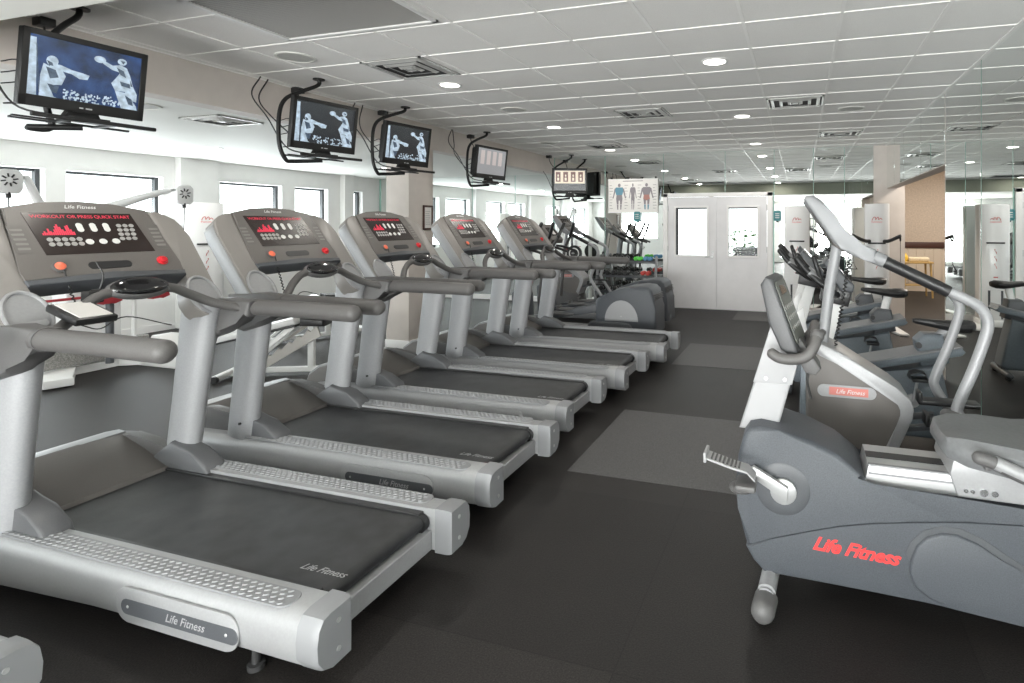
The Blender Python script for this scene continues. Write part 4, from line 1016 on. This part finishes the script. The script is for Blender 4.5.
    MB().tube([(-.46, -.24, .05), (-.46, .24, .05)], .035, 14, cap='round').tube([(.46, -.24, .05), (.46, .24, .05)], .035, 14, cap='round').box((-.48, -.06, .05), (-.42, .06, .12)).box((.42, -.06, .05), (.48, .06, .12)).build('cross_foot', DKPL, T)
    for s in (-1, 1): MB().cyl((-.53, s * .12 - .02, .05), (-.53, s * .12 + .02, .05), .05, 18).build('transport_wheel', GREYPL, T)
    for s in (-1, 1):
        for fx in (.46, -.46): MB().cyl((fx, s * .2, 0), (fx, s * .2, .03), .03, 12).build('rubber_foot', RUBBER, T)
    return T
make_bike('blue grey upright bike directly behind the stepper, saddle set low', (.52, 4.45, 0), .03, SILVER, dx=.10, horns=False)
b2 = make_bike('upright bike with a tall white seat post, second behind the stepper', (.36, 5.62, 0), .115)
b3 = copy_tree(b2); b3.location = (.33, 6.72, 0); b3['label'] = 'farthest upright bike with white seat post, before the white tower'

# ------------------------------------------------------------------ cable towers
def logo_text(par, Mx, sc=1.):
    m = MB()
    m.tube([Mx @ V((x * sc, y * sc, .001)) for x, y in ((-.06, -.01), (-.045, .025), (-.02, .035), (-.015, .0), (.005, .03), (.02, .03), (.022, .0), (.045, .02), (.065, .0))], .0045 * sc, 6, sm=4)
    m.build('logo', mat('logo_red', (.55, .12, .10), .5), par)
    text('logo_lettering', 'freemotion', .03 * sc, REDTXT, par, Mx @ Matrix.Translation((0, -.03 * sc, .001)))
def make_tower(label, loc, rz=0, arms=True, w=.36, slot=1.27):
    """face towards local -y"""
    T = thing('cable_tower', label, 'cable machine', loc, rz, None)
    hw = w / 2
    sec = [(-hw, -.10), (-hw + .02, -.125), (-.06, -.15), (.06, -.15), (hw - .02, -.125), (hw, -.10), (hw, .14), (-hw, .14)]
    sh = MB().prism(sec, .10, 1.86, 'z', .012, 2).build('tower_shroud', WHITEG, T)
    MB().box((-hw - .004, -.06, .12), (-hw, .12, 1.84), .002).box((hw, -.06, .12), (hw + .004, .12, 1.84), .002).build('side_panel', mat('tower_side', (.62, .58, .55), .5), sh)
    F_ = basis((0, -.151, 1.62), (1, 0, 0), (0, 0, 1), (0, -1, 0))
    logo_text(sh, F_, 1.1)
    MB().box((-.12, -.165, slot - .012), (.12, -.11, slot + .012), .004).build('slot_bar', BLACK, sh)
    q = MB()
    for k in range(3):
        z = 1.12 - k * .11
        q.tube([(-.012, -.152, z), (.0, -.152, z + .025), (.018, -.152, z + .04)], .004, 6); q.tube([(-.0, -.152, z + .02), (-.014, -.152, z - .02)], .004, 6); q.ball((.012, -.152, z + .052), (.008, .003, .008), 8, 6)
    q.box((-.03, -.1525, .74), (.03, -.151, .76))
    q.build('exercise_symbols', mat('logo_red2', (.5, .14, .12), .5), sh)
    bs = MB().box((-hw - .02, -.18, .0), (hw + .02, .16, .10), .012).prism([(-.42, -.62), (-.30, -.64), (-.10, -.16), (.10, -.16), (.30, -.64), (.42, -.62), (.22, .14), (-.22, .14)], .005, .035, 'z', .006, 1)
    bs.build('base', WHITE, T)
    MB().box((-.10, -.14, .12), (.10, -.148, .55), .01).build('weight_window', DKPL, T)
    if arms:
        for s in (-1, 1):
            a = MB().tube([(s * .10, -.14, 1.30), (s * .17, -.24, 1.31), (s * .30, -.42, 1.38)], .026, 12, sm=3, cap='end').build('arm', BLACK, T)
            MB().torus((s * .31, -.44, 1.36), .04, .012, (1, 0, 0), 18, 8).build('pulley', BLACK, a)
            MB().tube([(s * .31, -.44, 1.32), (s * .31, -.45, 1.0)], .004, 6).tube([(s * .31 - .05, -.45, .9), (s * .31, -.45, 1.0), (s * .31 + .05, -.45, .9), (s * .31 - .05, -.45, .9)], .009, 8).build('cable_handle', BLACK, a)
    return T
make_tower('white cable tower standing against the mirror right of the double door', (-.05, 9.98, 0), 0, False, .40)
make_tower('white cable tower with black arm beside the beige pier', (1.11, 9.3, 0), R(-8), True, .34)
tw_ = make_tower('white panel tower with a red logo by the window pilaster behind the second treadmill', (-8.2, 5.98, 0), R(68), False, .42)
sa = MB().tube([(.19, -.05, 1.02), (.42, -.12, 1.02), (.50, -.14, 1.0)], .022, 10, sm=3, cap='end').build('side_arm', WHITEG, tw_)
MB().tube([(.50, -.14, 1.0), (.50, -.14, .86)], .02, 8).tube([(.50, -.14, .86), (.42, -.14, .50), (.58, -.14, .50), (.50, -.14, .86)], .011, 8).build('cable_handle', BLACK, sa)
MB().tube([(.40, -.14, .48), (.60, -.14, .48)], .022, 10, cap='round').build('handle_grip', RED, sa)
# cable machine with spread arms behind the first treadmill
CM = thing('cable_arm_machine', 'white cable machine with two spread arms behind the nearest treadmill', 'cable machine', (-7.25, 4.05, 0))
mb = MB().box((-.12, -.25, .08), (.12, .25, 1.72), .03, 3).build('tower_shroud', WHITEG, CM)
MB().box((.121, -.16, .9), (.125, -.02, 1.5), .01).box((.121, .05, .9), (.125, .19, 1.4), .01).build('side_card', PAPER, mb)
for s in (-1, 1):
    pts = [(.02, s * .05, 1.70), (.06, s * .22, 1.76), (.12, s * .45, 1.86), (.16, s * .70, 1.95)] if s > 0 else [(.02, -.10, 1.62), (.06, -.35, 1.66), (.10, -.46, 1.78), (.12, -.56, 2.0)]
    a = MB().tube(pts, [.062, .055, .04, .032], 14, sm=5, ry=[.05, .05, .04, .032], cap='end').build('arm', WHITEG, CM)
    e = V(pts[-1])
    MB().tube([e, e + V((.02, s * .07, .01))], .016, 10).build('arm_pin', STEEL, a)
    Mh = Matrix.Translation(e + V((.03, s * .15, -.03)))
    MB().prism(rrect(-.085, -.13, .10, .10, .05, 5), -.03, .03, 'x', .012, 2, M=Mh @ Matrix.Identity(4)).build('pivot_head', WHITEG, a)
    q = MB()
    for k in range(8):
        an = 2 * PI * k / 8 + .2
        q.tube([Mh @ V((.034, .028 * math.cos(an), .028 * math.sin(an))), Mh @ V((.034, .062 * math.cos(an), .062 * math.sin(an)))], .007, 6)
    q.build('vent_slot', BLACK, a)
    MB().tube([e + V((.04, s * .15, -.14)), e + V((.05, s * .15, -.2))], .02, 10).tube([e + V((.05, s * .15, -.2)), e + V((.05, s * .14, -.75))], .006, 8).tube([e + V((.05, s * .14 - .05, -.9)), e + V((.05, s * .14, -.75)), e + V((.05, s * .14 + .05, -.9)), e + V((.05, s * .14 - .05, -.9))], .011, 8).build('cable_handle', BLACK, a)
MB().prism([(.0, -.75), (.55, -.65), (.62, -.45), (.15, -.2), (.15, .2), (.62, .45), (.55, .65), (.0, .75), (-.2, .3), (-.2, -.3)], .01, .09, 'z', .015, 2).build('base', WHITE, CM)
MB().prism([(.25, .0), (.95, .0), (.95, .06), (.62, .34), (.5, .34)], .30, .52, 'y', .012, 2).build('foot_wedge', WHITE, CM)
MB().box((.1, -.6, .10), (.16, .5, .30), .01).build('weight_cover', mat('mesh_grey', (.28, .275, .26), .7, nz=.4, ns=90), CM)
MB().cyl((.35, .0, .1), (.35, .0, 1.2), .035, 14).build('post', DKPL, CM)
for yv, n in ((.42, 0), (-.05, 1)):
    MB().prism([(-.10, .03), (-.12, -.05), (-.05, -.075), (0, -.055), (.05, -.075), (.12, -.05), (.10, .03)], .34, .44, 'x', .012, 2, M=Matrix.Translation((0, yv, .80))).build('knee_pad', RED, CM)
MB().box((.38, -.6, .805), (.41, .5, .83), .004).build('pad_bar', RED, CM)
MB().tube([(.39, .2, .1), (.39, .2, .8)], .02, 10).build('pad_post', WHITE, CM)

# ------------------------------------------------------------------ benches in the window wing
def make_bench(label, loc, rz):
    T = thing('incline_bench', label, 'bench', loc, rz, None)
    MB().prism([(-.62, .36), (-.60, .43), (.10, .60), (.14, .54)], -.15, .15, 'y', .02, 3).build('long_pad', PADGLARE, T)
    MB().prism([(-.63, .345), (-.61, .375), (.11, .545), (.14, .515)], -.145, .145, 'y', .01, 2).build('pad_board', BLACK, T)
    MB().prism([(.17, .52), (.17, .60), (.40, .585), (.40, .51)], -.15, .15, 'y', .02, 3).build('seat_pad', BLACK, T)
    MB().prism([(.42, .58), (.44, .62), (.78, .92), (.84, .90), (.80, .84)], -.03, .03, 'y', .01).build('upper_beam', WHITE, T)
    for s in (-1, 1):
        yv = s * .11
        MB().prism([(-.50, .03), (-.46, .03), (.12, .50), (.08, .52)], yv - .018, yv + .018, 'y', .005).build('side_strut', WHITE, T)
    lad = [(-.30, .02), (-.24, .02)]
    for k in range(5): lad += [(-.20 + k * .10, .10 + k * .08), (-.215 + k * .10, .14 + k * .08)]
    lad += [(.26, .50), (.30, .46)]
    MB().prism([(-.30, .02), (.34, .40), (.30, .52), (.24, .44), (.21, .47), (.16, .385), (.12, .41), (.06, .325), (.03, .35), (-.04, .265), (-.07, .29), (-.14, .20), (-.17, .22), (-.30, .08)], -.06, -.03, 'y', .003, 1).build('notched_ladder', mat('ladder_grey', (.5, .48, .45), .5), T)
    MB().box((.20, -.03, .06), (.26, .03, .52), .006).box((-.55, -.03, .03), (.75, .03, .08), .008).build('spine', WHITE, T)
    MB().box((-.58, -.28, .02), (-.52, .28, .07), .008).box((.70, -.3, .02), (.76, .3, .07), .008).build('cross_foot', WHITE, T)
    for x in (-.55, .73):
        for s in (-1, 1): MB().cyl((x, s * .29 - .02, .035), (x, s * .29 + .02, .035), .035, 14).build('wheel', BLACK, T)
    return T
bb_ = make_bench('white framed incline bench with a glare-painted pad behind the second treadmill', (-5.05, 4.55, 0), R(24))
c = copy_tree(bb_); c.location = (-6.3, 6.0, 0); c.rotation_euler[2] = R(60); c['label'] = 'white framed incline bench left of the beige column, behind the third treadmill'

# ------------------------------------------------------------------ cross trainers
def make_elliptical(label, loc):
    T = thing('cross_trainer', label, 'cross trainer', loc, 0, 'cross trainers beyond the treadmills')
    h = [(-.88, .10), (-.88, .50), (-.84, .555), (-.66, .635), (-.42, .70), (-.25, .722), (-.13, .71), (-.075, .66), (-.03, .42), (-.01, .10)]
    b = MB().prism(h, -.27, .27, 'y', .05, 4).build('drive_housing', CHAR, T)
    MB().prism([(-.985, .06), (-.985, .17), (-.95, .215), (-.90, .225), (-.46, .235), (-.38, .215), (-.30, .08), (-.30, .06)], -.285, .285, 'y', .02, 3).build('lower_cover', DKPL, b)
    q = MB()
    for k in range(4): q.box((-.10, -.24, .60 - k * .022), (-.045 + k * .004, .24, .607 - k * .022), .002, 1)
    q.build('vent_rib', GREYPL, b)
    for s in (-1, 1):
        lo, hi = sorted((s * .268, s * .279))
        dk = MB().prism(ell(-.50, .245, .235, .28, 28, 0, 180), lo, hi, 'y', .004, 2).build('disc_cover', SILVER2, T)
        MB().cyl((-.50, s * .279, .31), (-.50, s * .283, .31), .008, 10).build('disc_screw', STEEL, dk)
        yv = s * .19
        MB().prism([(-.86, .34), (-.86, .46), (-1.10, .40), (-1.45, .30), (-1.95, .24), (-1.95, .20), (-1.45, .24), (-1.1, .30)], yv - .045, yv + .045, 'y', .015, 2).build('foot_link', DKPL, T)
        MB().box((-1.62, yv - .085, .28), (-1.20, yv + .085, .315), .012).box((-1.63, yv - .085, .29), (-1.60, yv + .085, .35), .008).build('foot_plate', GREYPL, T)
        ar = MB().tube([(-1.98, s * .27, .35), (-1.93, s * .27, .85), (-1.90, s * .27, 1.15), (-1.78, s * .24, 1.38), (-1.72, s * .20, 1.55)], [.03, .026, .024, .022, .02], 12, sm=4, cap='end').build('moving_arm', GREYPL, T)
        MB().tube([(-1.80, s * .245, 1.35), (-1.715, s * .198, 1.56)], .026, 12, cap='round').build('arm_grip', BLACK, ar)
    MB().prism([(-2.15, .05), (-2.15, .14), (-.9, .12), (-.9, .05)], -.08, .08, 'y', .012).build('base_rail', SILVER, T)
    MB().box((-2.20, -.30, .02), (-2.10, .30, .08), .015).box((-.30, -.29, .02), (-.16, .29, .07), .015).build('cross_foot', DKPL, T)
    MB().tube([(-2.12, 0, .10), (-2.06, 0, .8), (-2.0, 0, 1.30)], .05, 16, ry=.06, up=(1, 0, 0)).build('mast', SILVER, T)
    MB().prism([(-2.22, .08), (-2.24, .55), (-2.14, .62), (-2.0, .55), (-1.98, .08)], -.13, .13, 'y', .03, 3).build('front_shroud', CHAR, T)
    c = MB().prism([(-2.16, 1.50), (-2.12, 1.55), (-1.90, 1.30), (-1.93, 1.24), (-2.02, 1.25)], -.22, .22, 'y', .02, 3).build('console', TAUPE, T)
    F_ = frame((-2.013, 0, 1.428), (0, 1, 0), (-.66, 0, .75))
    MB().prism(rrect(-.15, -.08, .15, .09, .015, 3), 0, .005, 'z').build('display_window', DISP, c, F_)
    MB().box((-.05, -.06, .005), (.06, .03, .008)).build('card', PAPER, c, F_)
    for s in (-1, 1): MB().tube([(-1.98, s * .08, 1.20), (-1.92, s * .16, 1.19), (-1.80, s * .17, 1.16), (-1.68, s * .15, 1.12)], .02, 12, sm=4, cap='end').build('fixed_handle', BLACK, T)
    return T
e1 = make_elliptical('grey cross trainer nearest the treadmills with a half round silver cover', (-1.80, 7.55, 0))
e2 = copy_tree(e1); e2.location = (-1.86, 8.50, 0); e2['label'] = 'second grey cross trainer, standing between the first one and the dumbbell rack'

# ------------------------------------------------------------------ dumbbell rack and dumbbells by the far mirror
RK = thing('dumbbell_rack', 'grey dumbbell rack before the far mirror, left of the doors', 'rack', (-3.05, 9.95, 0))
for s in (-1, 1): MB().prism([(-.18, .0), (-.12, .0), (.10, .95), (.04, .97)], s * .56 - .02, s * .56 + .02, 'x', .006).box((s * .56 - .025, -.24, 0), (s * .56 + .025, .22, .05), .008).build('upright', SILVERD, RK)
for k, z in enumerate((.30, .58, .84)):
    yv = -.15 + (z / .95) * .21
    MB().box((-.56, yv - .09, z), (.56, yv - .07, z + .035), .004).box((-.56, yv + .05, z), (.56, yv + .07, z + .035), .004).build('shelf_rail', DKPL, RK)
    for x in (-.3, 0., .3): MB().box((x - .01, yv - .08, z + .0), (x + .01, yv + .06, z + .025)).build('shelf_stay', DKPL, RK)
def dumbbell(m, label, loc, ry=0, grp=None, s=1., hexa=True):
    o = thing('dumbbell', label, 'dumbbell', loc, ry, grp)
    n = 6 if hexa else 18
    for e in (-1, 1): MB().lathe([(.03 * s, e * .045 * s), (.048 * s, e * .052 * s), (.05 * s, e * .085 * s), (.036 * s, e * .10 * s)], (0, 0, 0), 'y', n).build('head', m, o)
    MB().tube([(0, -.05 * s, 0), (0, .05 * s, 0)], .015 * s, 10).build('handle', STEEL if m is BLACK else m, o)
    return o
zt = .84 + .086; yt = 9.95 + .025
for x, m, n in ((-2.86, GREENP, 'left one of the two green dumbbells on top of the rack'), (-2.78, GREENP, 'right one of the two green dumbbells on top of the rack'), (-2.68, BLUEP, 'left one of the two blue dumbbells on top of the rack'), (-2.60, BLUEP, 'right one of the two blue dumbbells on top of the rack')):
    dumbbell(m, n, (x, yt, zt + .0), 0, 'coloured dumbbells on the rack', .8)
z2 = .58 + .086; y2 = 9.92
for x, m, n in ((-2.62, REDP, 'scarlet dumbbell at the door end of the middle rack shelf'), (-2.71, REDP, 'second scarlet dumbbell of the middle rack shelf'), (-2.83, BLACK, 'black dumbbell under the green pair')):
    dumbbell(m, n, (x, y2, z2), 0, 'coloured dumbbells on the rack', .85)
xs = -3.52
for k in range(6):
    if k < 5: dumbbell(BLACK, 'black hexagonal dumbbell in the top row of the rack', (-3.50 + k * .112, yt, zt), 0, 'black dumbbells of the top row')
for k in range(5): dumbbell(BLACK, 'black hexagonal dumbbell in the middle row of the rack', (-3.50 + k * .118, y2, z2), 0, 'black dumbbells of the middle row')
for k in range(7): dumbbell(BLACK, 'black hexagonal dumbbell in the bottom row of the rack', (-3.48 + k * .13, 9.86, .30 + .086), 0, 'black dumbbells of the bottom row')
# plate tree with white ringed plates
PT = thing('plate_tree', 'white plate tree before the far mirror, left of the dumbbell rack', 'plate tree', (-4.05, 9.98, 0))
MB().box((-.03, -.03, .04), (.03, .03, 1.25), .006).build('post', WHITE, PT); MB().box((-.3, -.04, 0), (.3, .04, .05), .01).box((-.04, -.26, 0), (.04, .26, .05), .01).build('base', WHITE, PT)
for z in (.55, 1.0): MB().tube([(0, -.03, z), (0, -.2, z + .01)], .014, 10).build('peg', STEEL, PT)
def plate(label, loc, r):
    o = thing('weight_plate', label, 'weight plate', loc, 0, 'weight plates on the plate tree')
    MB().lathe([(.016, -.02), (r * .45, -.018), (r * .75, -.012), (r, -.02), (r, .02), (.016, .02)], (0, 0, 0), 'y', 28).build('disc', BLACK, o)
    MB().torus((0, -.019, 0), r * .62, .011, (0, 1, 0), 28, 8).build('ring', WHITE, o)
plate('upper weight plate with a white ring on the plate tree', (-4.05, 9.89, 1.005), .15)
plate('lower weight plate with a white ring on the plate tree', (-4.05, 9.89, .555), .15)

# ------------------------------------------------------------------ hallway side table with folded towel
TB = thing('side_table', 'small yellowish wooden table before the beadboard in the hallway', 'table', (2.35, 13.4, 0), R(8))
MB().box((-.30, -.2, .72), (.30, .2, .76), .008).build('top', WOODY, TB)
for sx_ in (-1, 1):
    for sy_ in (-1, 1): MB().tube([(sx_ * .25, sy_ * .15, .72), (sx_ * .28, sy_ * .18, 0)], [.022, .018], 10).build('leg', WOODY, TB)
MB().box((-.26, -.16, .25), (.26, .16, .27), .004).build('shelf', WOODY, TB)
tag(MB().box((-.2, -.14, 0), (.2, .14, .09), .03, 3).build('folded_towel', mat('towel_cream', (.72, .62, .45), .9, nz=.1, ns=60, bump=.4, bs=300)), 'cream folded towel on the wooden hallway table', 'towel')
bpy.data.objects['folded_towel'].location = (2.40, 13.4, .76)
tag(MB().lathe([(.01, 0), (.05, 0), (.065, .06), (.055, .12), (.03, .15), (.03, .17)], (0, 0, 0), 'z', 20).build('yellow_jar', mat('jar_yellow', (.75, .50, .06), .35)), 'yellow jar standing at the end of the hallway table', 'jar')
bpy.data.objects['yellow_jar'].location = (2.14, 13.36, .76)

# ------------------------------------------------------------------ light
W = bpy.data.worlds.new('sky'); scene.world = W; W.use_nodes = True
bg = W.node_tree.nodes['Background']; bg.inputs['Color'].default_value = (.93, .97, 1., 1); bg.inputs['Strength'].default_value = 3.2
def area(loc, d, sx, sy, p, col=(1, 1, 1)):
    l = bpy.data.lights.new('day_or_hall_light', 'AREA'); l.shape = 'RECTANGLE'; l.size = sx; l.size_y = sy; l.energy = p; l.color = col
    o = bpy.data.objects.new('day_or_hall_light', l); COL.objects.link(o); o.location = loc; o.rotation_euler = V(d).to_track_quat('-Z', 'Y').to_euler()
    return o
DAYL = (.90, .95, 1.)
DAY = (1., .972, .965)
for a, b_ in wins:
    area((XL - .45, (a + b_) / 2, 1.5), (.7, 0, .7), b_ - a, 1.3, 46 * (b_ - a), DAYL)
for a, b_, z0, z1, p in ((-7.9, -5.9, .9, 2.2, 100), (-3.4, -1.3, .1, 2.35, 330), (-.75, .35, .1, 2.42, 200), (.62, 1.34, .1, 2.42, 130)):
    area(((a + b_) / 2, YN - .7, (z0 + z1) / 2 - .35), (0, .6, .8), b_ - a, z1 - z0, p * 1.25, DAY)
area((2.6, 9.5, H - .02), (0, 0, -1), .6, .6, 55, (1, .92, .82))  # added warm lamp without a fitting, lights the hallway from its ceiling
area((3.0, 12.6, H - .02), (0, 0, -1), .6, .6, 55, (1, .92, .82))  # second added hallway lamp, brightens the wallpaper and beadboard

scene.view_settings.view_transform = 'Standard'; scene.view_settings.look = 'None'
scene.view_settings.exposure = .22; scene.view_settings.gamma = 1; scene.view_settings.use_curve_mapping = False
scene.cycles.max_bounces = 12; scene.cycles.diffuse_bounces = 6; scene.cycles.glossy_bounces = 8; scene.cycles.transparent_max_bounces = 8
scene.cycles.use_denoising = True; scene.cycles.sample_clamp_indirect = 6
scene.cycles.caustics_reflective = True; scene.cycles.caustics_refractive = False
